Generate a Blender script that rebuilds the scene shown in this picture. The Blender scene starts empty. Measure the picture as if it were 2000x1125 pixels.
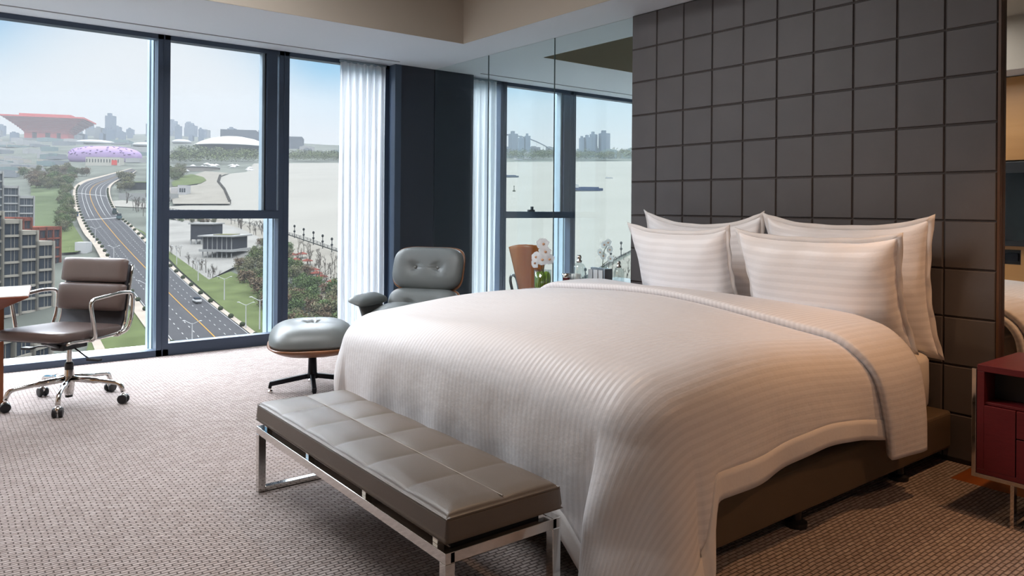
import bpy, bmesh, math, random
from math import sin, cos, pi, radians, sqrt, hypot, atan2
from mathutils import Vector, Matrix, Euler
import numpy as np

S = bpy.context.scene
COL = S.collection

# ------------------------------------------------------------------ camera
CAMX, CAMY, CAMZ = -4.2209, -7.0109, 1.301
YAW, PITCH, ROLL = radians(38.308), radians(-0.0132), radians(0.4897)
FPX, CX, CY = 1472.53, 1022.16, 406.82
cam = bpy.data.cameras.new('camera')
camo = bpy.data.objects.new('camera', cam)
COL.objects.link(camo)
cam.sensor_width = 36.0
cam.lens = FPX / 2000 * 36.0
cam.shift_x = (1000 - CX) / 2000
cam.shift_y = (CY - 562.5) / 2000
cam.clip_start = 0.05
cam.clip_end = 12000
_F = Vector((sin(YAW) * cos(PITCH), cos(YAW) * cos(PITCH), sin(PITCH)))
_R = Vector((cos(YAW), -sin(YAW), 0))
_U = _R.cross(_F)
_R2 = _R * cos(ROLL) + _U * sin(ROLL)
_U2 = -_R * sin(ROLL) + _U * cos(ROLL)
camo.matrix_world = Matrix(((_R2.x, _U2.x, -_F.x, CAMX), (_R2.y, _U2.y, -_F.y, CAMY), (_R2.z, _U2.z, -_F.z, CAMZ), (0, 0, 0, 1)))
S.camera = camo

# ------------------------------------------------------------------ view + world
S.view_settings.view_transform = 'Standard'
S.view_settings.look = 'None'
S.view_settings.exposure = 0.0
S.view_settings.gamma = 1.0
S.view_settings.use_curve_mapping = False
S.cycles.max_bounces = 10
S.cycles.diffuse_bounces = 5
S.cycles.glossy_bounces = 4
S.cycles.transmission_bounces = 8
S.cycles.transparent_max_bounces = 16
S.cycles.volume_bounces = 0
S.cycles.caustics_reflective = False
S.cycles.caustics_refractive = False
S.cycles.sample_clamp_indirect = 6.0
S.cycles.use_denoising = True


def lin(r, g, b):
    f = lambda v: (v / 255) / 12.92 if v / 255 <= 0.04045 else ((v / 255 + 0.055) / 1.055) ** 2.4
    return (f(r), f(g), f(b), 1.0)


def ramp(N, stops, interp='LINEAR'):
    r = N.new('ShaderNodeValToRGB')
    r.color_ramp.interpolation = interp
    while len(r.color_ramp.elements) < len(stops):
        r.color_ramp.elements.new(0.5)
    for e, (p, c) in zip(r.color_ramp.elements, stops):
        e.position = p
        e.color = c
    return r


W = bpy.data.worlds.new('sky')
S.world = W
W.use_nodes = True
N, L = W.node_tree.nodes, W.node_tree.links
N.clear()
out = N.new('ShaderNodeOutputWorld')
bg = N.new('ShaderNodeBackground')
tc = N.new('ShaderNodeTexCoord')
sep = N.new('ShaderNodeSeparateXYZ')
L.new(tc.outputs['Generated'], sep.inputs[0])
# veiled blue sky paling to white towards the horizon, unseen upper part raised to light the room
mr = N.new('ShaderNodeMapRange')
mr.inputs['From Min'].default_value = 0.0
mr.inputs['From Max'].default_value = 1.0
L.new(sep.outputs['Z'], mr.inputs['Value'])
cr = ramp(N, [(0.0, (.82, .84, .86, 1)), (0.09, (.84, .87, .90, 1)), (0.13, (.66, .80, .90, 1)), (0.17, (.32, .62, .86, 1)), (0.22, (.08, .40, .74, 1)), (0.31, (.08, .40, .74, 1)),
              (0.42, (15.8, 16.7, 17.9, 1)), (1.0, (15.8, 16.8, 18.2, 1))])
L.new(mr.outputs[0], cr.inputs[0])
# hazy bright lobe low over the city
dot = N.new('ShaderNodeVectorMath')
dot.operation = 'DOT_PRODUCT'
gd = (_F + _R2 * (290 - CX) / FPX - _U2 * (250 - CY) / FPX).normalized()
dot.inputs[1].default_value = gd
L.new(tc.outputs['Generated'], dot.inputs[0])
lobe = N.new('ShaderNodeMapRange')
lobe.interpolation_type = 'SMOOTHSTEP'
lobe.inputs['From Min'].default_value = 0.976
lobe.inputs['From Max'].default_value = 0.998
L.new(dot.outputs['Value'], lobe.inputs['Value'])
mx = N.new('ShaderNodeMix')
mx.data_type = 'RGBA'
L.new(lobe.outputs[0], mx.inputs[0])
L.new(cr.outputs[0], mx.inputs[6])
mx.inputs[7].default_value = (.86, .89, .92, 1)
L.new(mx.outputs[2], bg.inputs[0])
bg.inputs[1].default_value = 1.0
L.new(bg.outputs[0], out.inputs[0])


def light(name, kind, loc, energy, color=(1, 1, 1), size=1.0, size_y=None, rot=None, look=None, **kw):
    d = bpy.data.lights.new(name, kind)
    d.energy = energy
    d.color = color
    if kind == 'AREA':
        d.shape = 'RECTANGLE' if size_y else 'SQUARE'
        d.size = size
        if size_y: d.size_y = size_y
    elif kind in ('SPOT', 'POINT'):
        d.shadow_soft_size = size
    for k, v in kw.items():
        setattr(d, k, v)
    o = bpy.data.objects.new(name, d)
    o.location = loc
    if rot: o.rotation_euler = rot
    if look: o.rotation_euler = (Vector(look) - Vector(loc)).to_track_quat('-Z', 'Y').to_euler()
    COL.objects.link(o)
    return o


WARM = (1.0, 0.62, 0.34)
sun = light('sun', 'SUN', (0, -20, 40), 3.0, (1, .97, .92), rot=(radians(38), 0, radians(-22)), angle=radians(8))
# daylight portal over the window wall (samples the sky only)
po = light('window_portal', 'AREA', (-.4, .16, 1.4), 1, size=9.2, size_y=2.75, look=(-.4, -3, 1.4))
po.data.cycles.is_portal = True
# warm downlights over bed and bedside, plus two added fills
light('coffer_fill', 'AREA', (-3.3, -2.9, 3.28), 105, (.96, .98, 1.0), size=2.2, size_y=1.7, look=(-3.3, -2.9, 0))  # unseen cool fill for the deep end of the room
light('downlight_bed', 'SPOT', (-1.9, -4.5, 2.74), 32, WARM, size=.05, look=(-1.5, -4.75, 0), spot_size=radians(115), spot_blend=.6)
light('entry_fill', 'SPOT', (-1.4, -7.5, 2.74), 62, (1.0, .54, .30), size=.08, look=(-1.3, -5.6, .3), spot_size=radians(95), spot_blend=.8)  # added warm fill for the near side of the bed
light('downlight_bedside', 'SPOT', (-.75, -6.15, 2.74), 75, (1.0, .52, .24), size=.04, look=(-.75, -6.0, 0), spot_size=radians(80), spot_blend=.6)


# ------------------------------------------------------------------ mesh + object helpers
class MB:
    def __init__(s):
        s.v = []
        s.f = []
        s.uv = None

    def add(s, vs, fs):
        o = len(s.v)
        s.v += [tuple(p) for p in vs]
        s.f += [tuple(i + o for i in f) for f in fs]
        return s

    def box(s, a, b, M=None):
        x0, y0, z0 = a
        x1, y1, z1 = b
        vs = [(x0, y0, z0), (x1, y0, z0), (x1, y1, z0), (x0, y1, z0), (x0, y0, z1), (x1, y0, z1), (x1, y1, z1), (x0, y1, z1)]
        if M is not None: vs = [M @ Vector(p) for p in vs]
        return s.add(vs, [(0, 3, 2, 1), (4, 5, 6, 7), (0, 1, 5, 4), (1, 2, 6, 5), (2, 3, 7, 6), (3, 0, 4, 7)])

    def bar(s, p0, p1, w, h=None, up=(0, 0, 1)):
        h = h or w
        p0, p1 = Vector(p0), Vector(p1)
        d = (p1 - p0).normalized()
        u = Vector(up)
        if abs(d.dot(u)) > .99: u = Vector((0, 1, 0))
        r = d.cross(u).normalized()
        u = r.cross(d)
        vs = [p + r * a * w / 2 + u * b * h / 2 for p in (p0, p1) for a, b in ((-1, -1), (1, -1), (1, 1), (-1, 1))]
        return s.add(vs, [(0, 1, 2, 3), (7, 6, 5, 4), (0, 4, 5, 1), (1, 5, 6, 2), (2, 6, 7, 3), (3, 7, 4, 0)])

    def tube(s, pts, r, n=10, cap=True, closed=False):
        pts = [Vector(p) for p in pts]
        rs = r if isinstance(r, (list, tuple)) else [r] * len(pts)
        vs, fs = [], []
        prev = None
        m = len(pts)
        for i, p in enumerate(pts):
            a = pts[(i - 1) % m] if (closed or i > 0) else p
            b = pts[(i + 1) % m] if (closed or i < m - 1) else p
            t = (b - a).normalized()
            if prev is None:
                u = Vector((0, 0, 1)) if abs(t.z) < .9 else Vector((1, 0, 0))
            else:
                u = prev
            u = (u - t * u.dot(t)).normalized()
            prev = u
            w = t.cross(u)
            for k in range(n):
                an = 2 * pi * k / n
                vs.append(p + (u * cos(an) + w * sin(an)) * rs[i])
        for i in range(m if closed else m - 1):
            j = (i + 1) % m
            for k in range(n):
                fs.append((i * n + k, i * n + (k + 1) % n, j * n + (k + 1) % n, j * n + k))
        if cap and not closed:
            fs.append(tuple(range(n))[::-1])
            fs.append(tuple(range((m - 1) * n, m * n)))
        return s.add(vs, fs)

    def lathe(s, prof, c=(0, 0, 0), n=24, M=None):
        vs, fs = [], []
        m = len(prof)
        for r, z in prof:
            for k in range(n):
                a = 2 * pi * k / n
                p = Vector((r * cos(a), r * sin(a), z))
                if M is not None: p = M @ p
                vs.append(p + Vector(c))
        for i in range(m - 1):
            for k in range(n):
                fs.append((i * n + k, i * n + (k + 1) % n, (i + 1) * n + (k + 1) % n, (i + 1) * n + k))
        fs.append(tuple(range(n))[::-1])
        fs.append(tuple(range((m - 1) * n, m * n)))
        return s.add(vs, fs)

    def ell(s, c, r, n=16, m=10, M=None, e=1.0):
        vs, fs = [], []
        pw = lambda v: math.copysign(abs(v) ** e, v)
        for i in range(m + 1):
            ph = -pi / 2 + pi * i / m
            for k in range(n):
                a = 2 * pi * k / n
                p = Vector((r[0] * pw(cos(ph)) * pw(cos(a)), r[1] * pw(cos(ph)) * pw(sin(a)), r[2] * pw(sin(ph))))
                if M is not None: p = M @ p
                vs.append(p + Vector(c))
        for i in range(m):
            for k in range(n):
                fs.append((i * n + k, i * n + (k + 1) % n, (i + 1) * n + (k + 1) % n, (i + 1) * n + k))
        return s.add(vs, fs)

    def prism(s, poly, z0, z1, M=None):
        n = len(poly)
        vs = [Vector((x, y, z0)) for x, y in poly] + [Vector((x, y, z1)) for x, y in poly]
        if M is not None: vs = [M @ p for p in vs]
        fs = [tuple(range(n))[::-1], tuple(range(n, 2 * n))] + [(i, (i + 1) % n, n + (i + 1) % n, n + i) for i in range(n)]
        return s.add(vs, fs)

    def grid(s, nu, nv, fn, wrap_u=False):
        vs = [fn(i / (nu if wrap_u else nu - 1), j / (nv - 1)) for i in range(nu) for j in range(nv)]
        fs = []
        for i in range(nu if wrap_u else nu - 1):
            for j in range(nv - 1):
                a, b = i, (i + 1) % nu
                fs.append((a * nv + j, b * nv + j, b * nv + j + 1, a * nv + j + 1))
        return s.add(vs, fs)

    def build(s, name, mat, parent=None, smooth=False, bevel=0, sub=0, solid=0, fix=True, uvs=None):
        me = bpy.data.meshes.new(name)
        me.from_pydata(s.v, [], s.f)
        if fix or smooth:
            bm = bmesh.new()
            bm.from_mesh(me)
            if fix: bmesh.ops.recalc_face_normals(bm, faces=bm.faces)
            bm.to_mesh(me)
            bm.free()
        if uvs is not None:
            uvl = me.uv_layers.new(name='UVMap')
            for lp in me.loops:
                uvl.data[lp.index].uv = uvs[lp.vertex_index]
        o = bpy.data.objects.new(name, me)
        COL.objects.link(o)
        for m_ in (mat if isinstance(mat, list) else [mat]):
            me.materials.append(m_)
        if parent: o.parent = parent
        if solid:
            md = o.modifiers.new('t', 'SOLIDIFY')
            md.thickness = solid
            md.offset = -1
        if bevel:
            md = o.modifiers.new('b', 'BEVEL')
            md.width = bevel
            md.segments = 3
            md.limit_method = 'ANGLE'
            md.angle_limit = radians(40)
        if sub:
            md = o.modifiers.new('s', 'SUBSURF')
            md.levels = md.render_levels = sub
        if smooth or bevel or sub:
            if smooth or sub:
                me.polygons.foreach_set('use_smooth', [True] * len(me.polygons))
        return o


def tag(o, label=None, cat=None, group=None, kind=None):
    if label: o['label'] = label
    if cat: o['category'] = cat
    if group: o['group'] = group
    if kind: o['kind'] = kind
    return o


def thing(name, label, cat, loc=(0, 0, 0), rz=0, group=None):
    o = bpy.data.objects.new(name, None)
    o.empty_display_size = .1
    o.location = loc
    o.rotation_euler = (0, 0, rz)
    COL.objects.link(o)
    return tag(o, label, cat, group)


def dup(root, loc=None, rz=None, label=None, scale=None):
    r = root.copy()
    COL.objects.link(r)
    if loc is not None: r.location = loc
    if rz is not None: r.rotation_euler = (0, 0, rz)
    if label: r['label'] = label
    if scale: r.scale = scale
    for ch in list(root.children):
        c = ch.copy()
        COL.objects.link(c)
        c.parent = r
        for g in ch.children:
            d = g.copy()
            COL.objects.link(d)
            d.parent = c
    return r


MATS = {}


def mat(name, col, rough=.6, metal=0, noise=0, nscale=20, bump=0, bscale=200, sheen=0, coat=0, spec=.5, stretch=None):
    """plain procedural surface: base colour with slight noise variation and a fine bump"""
    if name in MATS: return MATS[name]
    m = bpy.data.materials.new(name)
    m.use_nodes = True
    N, L = m.node_tree.nodes, m.node_tree.links
    b = N['Principled BSDF']
    c = lin(*col)
    b.inputs['Base Color'].default_value = c
    b.inputs['Roughness'].default_value = rough
    b.inputs['Metallic'].default_value = metal
    b.inputs['Specular IOR Level'].default_value = spec
    if sheen: b.inputs['Sheen Weight'].default_value = sheen
    if coat: b.inputs['Coat Weight'].default_value = coat
    if noise or bump:
        t = N.new('ShaderNodeTexCoord')
        mp = N.new('ShaderNodeMapping')
        if stretch: mp.inputs['Scale'].default_value = stretch
        L.new(t.outputs['Object'], mp.inputs[0])
    if noise:
        n = N.new('ShaderNodeTexNoise')
        n.inputs['Scale'].default_value = nscale
        n.inputs['Detail'].default_value = 4
        L.new(mp.outputs[0], n.inputs['Vector'])
        r = ramp(N, [(.3, tuple(v * (1 - noise) for v in c[:3]) + (1,)), (.7, tuple(min(1, v * (1 + noise)) for v in c[:3]) + (1,))])
        L.new(n.outputs['Fac'], r.inputs[0])
        L.new(r.outputs[0], b.inputs['Base Color'])
    if bump:
        n = N.new('ShaderNodeTexNoise')
        n.inputs['Scale'].default_value = bscale
        n.inputs['Detail'].default_value = 3
        L.new(mp.outputs[0], n.inputs['Vector'])
        bp = N.new('ShaderNodeBump')
        bp.inputs['Strength'].default_value = bump
        bp.inputs['Distance'].default_value = .004
        L.new(n.outputs['Fac'], bp.inputs['Height'])
        L.new(bp.outputs[0], b.inputs['Normal'])
    MATS[name] = m
    return m


def glass_mat(name, tint=(1, 1, 1), refl=.04, rough=0.0):
    m = bpy.data.materials.new(name)
    m.use_nodes = True
    N, L = m.node_tree.nodes, m.node_tree.links
    N.clear()
    o = N.new('ShaderNodeOutputMaterial')
    tr = N.new('ShaderNodeBsdfTransparent')
    tr.inputs[0].default_value = tint + (1,)
    gl = N.new('ShaderNodeBsdfGlossy')
    gl.inputs['Roughness'].default_value = rough
    mx = N.new('ShaderNodeMixShader')
    mx.inputs[0].default_value = refl
    L.new(tr.outputs[0], mx.inputs[1])
    L.new(gl.outputs[0], mx.inputs[2])
    L.new(mx.outputs[0], o.inputs[0])
    return m


def wood_mat(name, c1, c2, rough=.35, scale=6, axis=(1, 1, .12)):
    m = bpy.data.materials.new(name)
    m.use_nodes = True
    N, L = m.node_tree.nodes, m.node_tree.links
    b = N['Principled BSDF']
    t = N.new('ShaderNodeTexCoord')
    mp = N.new('ShaderNodeMapping')
    mp.inputs['Scale'].default_value = axis
    n = N.new('ShaderNodeTexNoise')
    n.inputs['Scale'].default_value = scale
    n.inputs['Detail'].default_value = 8
    n.inputs['Distortion'].default_value = .6
    L.new(t.outputs['Object'], mp.inputs[0])
    L.new(mp.outputs[0], n.inputs['Vector'])
    r = ramp(N, [(.35, lin(*c1)), (.65, lin(*c2))])
    L.new(n.outputs['Fac'], r.inputs[0])
    L.new(r.outputs[0], b.inputs['Base Color'])
    b.inputs['Roughness'].default_value = rough
    return m


def V(x, y, z): return Vector((x, y, z))
def rotz(a): return Matrix.Rotation(a, 4, 'Z')


def arc(c, r, a0, a1, n, ax='xz'):
    o = []
    for i in range(n + 1):
        a = a0 + (a1 - a0) * i / n
        u, w = r * cos(a), r * sin(a)
        o.append((c[0] + u, c[1], c[2] + w) if ax == 'xz' else ((c[0], c[1] + u, c[2] + w) if ax == 'yz' else (c[0] + u, c[1] + w, c[2])))
    return o


def fillet(pts, r, n=5):
    """round the inner corners of a polyline"""
    pts = [Vector(p) for p in pts]
    o = [pts[0]]
    for i in range(1, len(pts) - 1):
        a, b, c = pts[i - 1], pts[i], pts[i + 1]
        u, w = (a - b), (c - b)
        rr = min(r, u.length * .49, w.length * .49)
        p0, p1 = b + u.normalized() * rr, b + w.normalized() * rr
        for k in range(n + 1):
            t = k / n
            o.append(p0 * (1 - t) ** 2 + b * 2 * t * (1 - t) + p1 * t * t)
    o.append(pts[-1])
    return o
# ------------------------------------------------------------------ materials of the room
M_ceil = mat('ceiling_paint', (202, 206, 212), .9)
M_coffer = mat('coffer_shade_tan', (164, 154, 142), .9)  # warm shade of the recess put into the tan
M_wallp = mat('wall_paint', (205, 196, 184), .85)
M_frame = mat('dark_metal_frame', (62, 74, 92), .38, .3)
M_frame2 = mat('column_cladding', (44, 50, 62), .55)
M_fin = mat('pale_metal_fin', (132, 148, 158), .5)
M_sillw = mat('white_sill', (205, 210, 214), .5)
M_glass = glass_mat('window_glass', (.98, .99, .995), .0015)
M_part = glass_mat('partition_glass', (.93, .97, .965), .035)
M_chrome = mat('polished_chrome', (215, 212, 208), .08, 1)
M_black = mat('black_plastic', (22, 22, 26), .4)
M_blackm = mat('black_metal', (24, 26, 32), .35, .6)


def mirror_mat():
    m = bpy.data.materials.new('mirror')
    m.use_nodes = True
    b = m.node_tree.nodes['Principled BSDF']
    b.inputs['Base Color'].default_value = (.86, .86, .83, 1)
    b.inputs['Metallic'].default_value = 1
    b.inputs['Roughness'].default_value = .01
    return m


def carpet_mat():
    m = bpy.data.materials.new('carpet_loops')
    m.use_nodes = True
    N, L = m.node_tree.nodes, m.node_tree.links
    b = N['Principled BSDF']
    b.inputs['Roughness'].default_value = .95
    b.inputs['Specular IOR Level'].default_value = .15
    t = N.new('ShaderNodeTexCoord')
    mp = N.new('ShaderNodeMapping')
    mp.inputs['Rotation'].default_value = (0, 0, radians(0))
    L.new(t.outputs['Object'], mp.inputs[0])
    ns = N.new('ShaderNodeTexNoise')
    ns.inputs['Scale'].default_value = 9
    L.new(mp.outputs[0], ns.inputs['Vector'])
    ad = N.new('ShaderNodeMixRGB')
    ad.blend_type = 'LINEAR_LIGHT'
    ad.inputs[0].default_value = .006
    L.new(mp.outputs[0], ad.inputs[1])
    L.new(ns.outputs['Color'], ad.inputs[2])
    br = N.new('ShaderNodeTexBrick')
    br.inputs['Scale'].default_value = 1.0
    br.inputs['Brick Width'].default_value = .046
    br.inputs['Row Height'].default_value = .018
    br.inputs['Mortar Size'].default_value = .0036
    br.inputs['Mortar Smooth'].default_value = 1.0
    br.inputs['Color1'].default_value = lin(184, 172, 168)
    br.inputs['Color2'].default_value = lin(164, 151, 146)
    br.inputs['Mortar'].default_value = lin(114, 104, 99)
    L.new(ad.outputs[0], br.inputs['Vector'])
    n2 = N.new('ShaderNodeTexNoise')
    n2.inputs['Scale'].default_value = 60
    n2.inputs['Detail'].default_value = 4
    L.new(mp.outputs[0], n2.inputs['Vector'])
    r2 = ramp(N, [(.3, (.78, .78, .78, 1)), (.7, (1.1, 1.1, 1.1, 1))])
    L.new(n2.outputs['Fac'], r2.inputs[0])
    mu = N.new('ShaderNodeMixRGB')
    mu.blend_type = 'MULTIPLY'
    mu.inputs[0].default_value = 1
    L.new(br.outputs['Color'], mu.inputs[1])
    L.new(r2.outputs[0], mu.inputs[2])
    L.new(mu.outputs[0], b.inputs['Base Color'])
    inv = N.new('ShaderNodeMath')
    inv.operation = 'SUBTRACT'
    inv.inputs[0].default_value = 1
    L.new(br.outputs['Fac'], inv.inputs[1])
    bp = N.new('ShaderNodeBump')
    bp.inputs['Strength'].default_value = .9
    bp.inputs['Distance'].default_value = .006
    L.new(inv.outputs[0], bp.inputs['Height'])
    L.new(bp.outputs[0], b.inputs['Normal'])
    return m


M_carpet = carpet_mat()
M_strip = wood_mat('polished_floor_wood', (150, 84, 40), (176, 104, 52), .12, 5, (.1, 1, 1))
CH = 2.766
XL, XR, YB = -4.95, 4.6, -8.3


def struct(name, mb, m, **k):
    return tag(mb.build(name, m, **k), kind='structure')


struct('floor', MB().box((XL, YB, -.08), (-.29, 0, 0)).box((-.29, -5.42, -.08), (0, 0, 0)), M_carpet)
struct('trim_1', MB().box((-.29, YB, -.08), (0, -5.42, 0)), M_strip)
struct('floor_beyond', MB().box((0, -3.2, -.08), (XR, 0, 0)), mat('stone_floor', (186, 182, 176), .4, noise=.08, nscale=3))
# ceiling with the two coffers cut out
CXa, CXb, CYa, CYb, CTOP = -4.5, -.466, -6.6, -1.372, 3.32
cm = MB()
cm.box((XL, YB, CH), (CXa, 0.12, CH + .62)).box((CXb, YB, CH), (.46, .12, CH + .62)).box((CXa, CYb, CH), (CXb, .12, CH + .62))
cm.box((CXa, YB, CH), (CXb, CYa, CH + .62)).box((.46, CYb, CH), (XR, .12, CH + .62))
struct('ceiling', cm, M_ceil)
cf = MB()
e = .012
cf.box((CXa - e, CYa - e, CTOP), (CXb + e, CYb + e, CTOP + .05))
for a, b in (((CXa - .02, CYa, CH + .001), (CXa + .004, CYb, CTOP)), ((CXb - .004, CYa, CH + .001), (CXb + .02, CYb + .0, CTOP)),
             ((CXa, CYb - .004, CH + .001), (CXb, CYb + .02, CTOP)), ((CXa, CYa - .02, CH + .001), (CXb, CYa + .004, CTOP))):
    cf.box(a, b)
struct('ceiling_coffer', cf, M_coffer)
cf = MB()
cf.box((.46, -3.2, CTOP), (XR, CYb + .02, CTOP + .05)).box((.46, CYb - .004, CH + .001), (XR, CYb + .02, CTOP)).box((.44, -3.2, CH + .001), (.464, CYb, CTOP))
struct('ceiling_coffer_beyond', cf, mat('coffer_shade_dim', (150, 142, 126), .9))  # dimmer copy of the coffer tan, shade painted in
struct('trim_2', MB().box((XL, -.275, CH - .006), (-.5, -.262, CH + .01)), mat('curtain_track', (150, 150, 152), .6))
struct('trim_3', MB().box((.5, -.275, CH - .006), (XR, -.262, CH + .01)), MATS['curtain_track'])
# walls
struct('wall_left', MB().box((XL - .1, YB, 0), (XL, 0.1, CH + .62)), M_wallp)
struct('wall_back', MB().box((XL, YB - .1, 0), (0.1, YB, CH + .62)), M_wallp)
struct('wall_right', MB().box((0.02, YB, 0), (.12, -3.05, CH + .62)), M_wallp)
struct('wall_bathroom_back', MB().box((.12, -3.3, 0), (XR, -3.2, CH + .62)), mat('grey_stone_wall', (160, 162, 160), .6))
struct('wall_bathroom_side', MB().box((XR, -3.3, 0), (XR + .1, .1, CH + .62)), MATS['grey_stone_wall'])

# glass partition between the column and the headboard: three panes
M_edge = mat('glass_joint', (70, 86, 88), .3)
joints = [-.13, -1.112, -2.086, -3.02]
for i in range(3):
    w = struct('window_%d' % (i + 1), MB().box((-.004, joints[i + 1] + .002, 0.0), (.004, joints[i] - .002, CH)), M_part)
    if i < 2:
        MB().box((-.005, joints[i + 1] - .002, 0), (.005, joints[i + 1] + .002, CH)).build('glass_joint', M_edge, w)

# window wall: head rail, sill rails, mullions, transoms, panes
FY = .10
def mull(x0, x1, n, fin=.30):
    o = struct('trim_%d' % n, MB().box((x0, 0, .0), (x1, FY, 2.776)).box((x0 + .045, -.006, .0), (x0 + .052, 0, 2.776)), M_frame)
    f = MB().box((x0 + .0, FY, -.1), (x1 - .01, FY + fin, 2.95))
    f.box((x0 - .012, FY + .02, -.1), (x0, FY + .05, 2.95)).box((x0 - .012, FY + fin * .55, -.1), (x0, FY + fin * .62, 2.95))
    f.build('outer_fin', M_fin, o)
    return o
struct('trim_4', MB().box((XL, 0, 2.725), (-.47, FY, 2.80)).box((.47, 0, 2.725), (XR, FY, 2.80)), M_frame)
struct('trim_5', MB().box((XL, 0, 0), (-.47, FY, .055)).box((.47, 0, 0), (XR, FY, .055)), M_frame)
struct('trim_6', MB().box((XL, FY, -.1), (XR, .46, .03)), M_sillw)
mull(-2.68, -2.582, 7)
mull(-1.626, -1.528, 8)
mull(.974, 1.063, 9, .18)
mull(2.062, 2.148, 10, .22)
struct('trim_11', MB().box((-.52, 0, 0), (-.44, FY, 2.776)), M_frame)
for k, (xa, xb, hl) in enumerate(((-2.582, -1.626, False), (1.063, 2.062, True))):
    m_ = MB().box((xa, 0, 1.183), (xb, FY, 1.261)).box((xa, 0, .055), (xb, FY, .105))
    if hl:
        xb2 = xb - .01
    o = struct('trim_%d' % (12 + k), m_, M_frame)
    sx = xb - .12
    MB().box((sx, -.01, 1.261), (xb - .022, FY * .6, 2.725)).build('sash_frame', M_frame, o)
    MB().box((sx - .034, .02, 1.261), (sx - .012, FY, 2.725)).build('sash_gasket', M_fin, o)
    MB().box((sx - .012, .03, 1.261), (sx, FY, 2.725)).build('sash_seal', M_black, o)
    if hl:
        h = MB().box((1.38, -.03, 1.261), (1.47, 0, 1.283)).box((1.41, -.05, 1.283), (1.432, -.02, 1.32)).build('handle', M_black, o)
gl = [(XL, -2.68, .03, 2.725), (-2.582, -1.626, .105, 1.183), (-2.582, -1.626, 1.261, 2.725), (-1.528, -.52, .03, 2.725),
      (.52, .974, .03, 2.725), (1.063, 2.062, .105, 1.183), (1.063, 2.062, 1.261, 2.725), (2.148, XR, .03, 2.725)]
for i, (a, b, z0, z1) in enumerate(gl):
    struct('window_%d' % (4 + i), MB().box((a, .075, z0), (b, .081, z1)), M_glass)
# dark clad corner column, seen on both sides of the glass
struct('wall_column', MB().box((-.462, -.13, 0), (-.004, .14, CH)).box((.004, -.13, 0), (.50, .14, CH)), M_frame2)
struct('trim_14', MB().box((-.4635, -.1315, 0), (-.4, -.12, CH)).box((-.47, -.13, 0), (-.462, 0, CH)), mat('column_edge', (64, 78, 96), .5))


# curtains
def curtain_mat(c=(.60, .62, .65, 1), name='sheer_curtain', tr_=.10):
    m = bpy.data.materials.new(name)
    m.use_nodes = True
    N, L = m.node_tree.nodes, m.node_tree.links
    N.clear()
    o = N.new('ShaderNodeOutputMaterial')
    d = N.new('ShaderNodeBsdfDiffuse')
    t = N.new('ShaderNodeBsdfTranslucent')
    tr = N.new('ShaderNodeBsdfTransparent')
    d.inputs[0].default_value = c
    t.inputs[0].default_value = c
    a = N.new('ShaderNodeMixShader')
    a.inputs[0].default_value = .55
    L.new(d.outputs[0], a.inputs[1])
    L.new(t.outputs[0], a.inputs[2])
    b = N.new('ShaderNodeMixShader')
    b.inputs[0].default_value = tr_
    L.new(a.outputs[0], b.inputs[1])
    L.new(tr.outputs[0], b.inputs[2])
    L.new(b.outputs[0], o.inputs[0])
    return m


M_curt = curtain_mat()


def curtain(name, x0, x1, yc, label, seed, folds=9):
    rnd = random.Random(seed)
    ph = [rnd.uniform(-.5, .5) for _ in range(12)]
    am = [rnd.uniform(.7, 1.15) for _ in range(12)]

    def fn(u, v):
        z = .015 + v * 2.72
        k = u * folds
        i = int(k) % 12
        x = x0 + (x1 - x0) * u + .012 * sin(k * 2 * pi + ph[3]) * (1 + .3 * sin(z * 1.3))
        a = .034 * (am[i] * (1 - (k % 1)) + am[(i + 1) % 12] * (k % 1)) * (1.0 - .25 * v)
        y = yc + a * sin(k * 2 * pi + ph[i % 3] * .4 + .5 * sin(z * 1.1 + ph[1])) + .008 * sin(k * 5 + z * 2)
        return (x, y, z)
    t = thing(name, label, 'curtain', ((x0 + x1) / 2, yc, 0))
    m_ = MB().grid(folds * 14, 24, lambda u, v: tuple(Vector(fn(u, v)) - Vector(t.location)))
    m_.build('curtain_fabric', M_curt, t, smooth=True, solid=.0)
    MB().box((x0 - (x0 + x1) / 2, -.012, 2.732), (x1 - (x0 + x1) / 2, .012, 2.75)).build('heading_tape', M_fin, t)
    return t


curtain('sheer_curtain', -1.04, -.535, -.045, 'white sheer curtain bunched beside the dark corner column, left of the glass partition', 3, 7)
curtain('sheer_curtain', .53, .875, -.045, 'white sheer curtain seen through the glass partition, right of the dark corner column', 5, 4)

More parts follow.
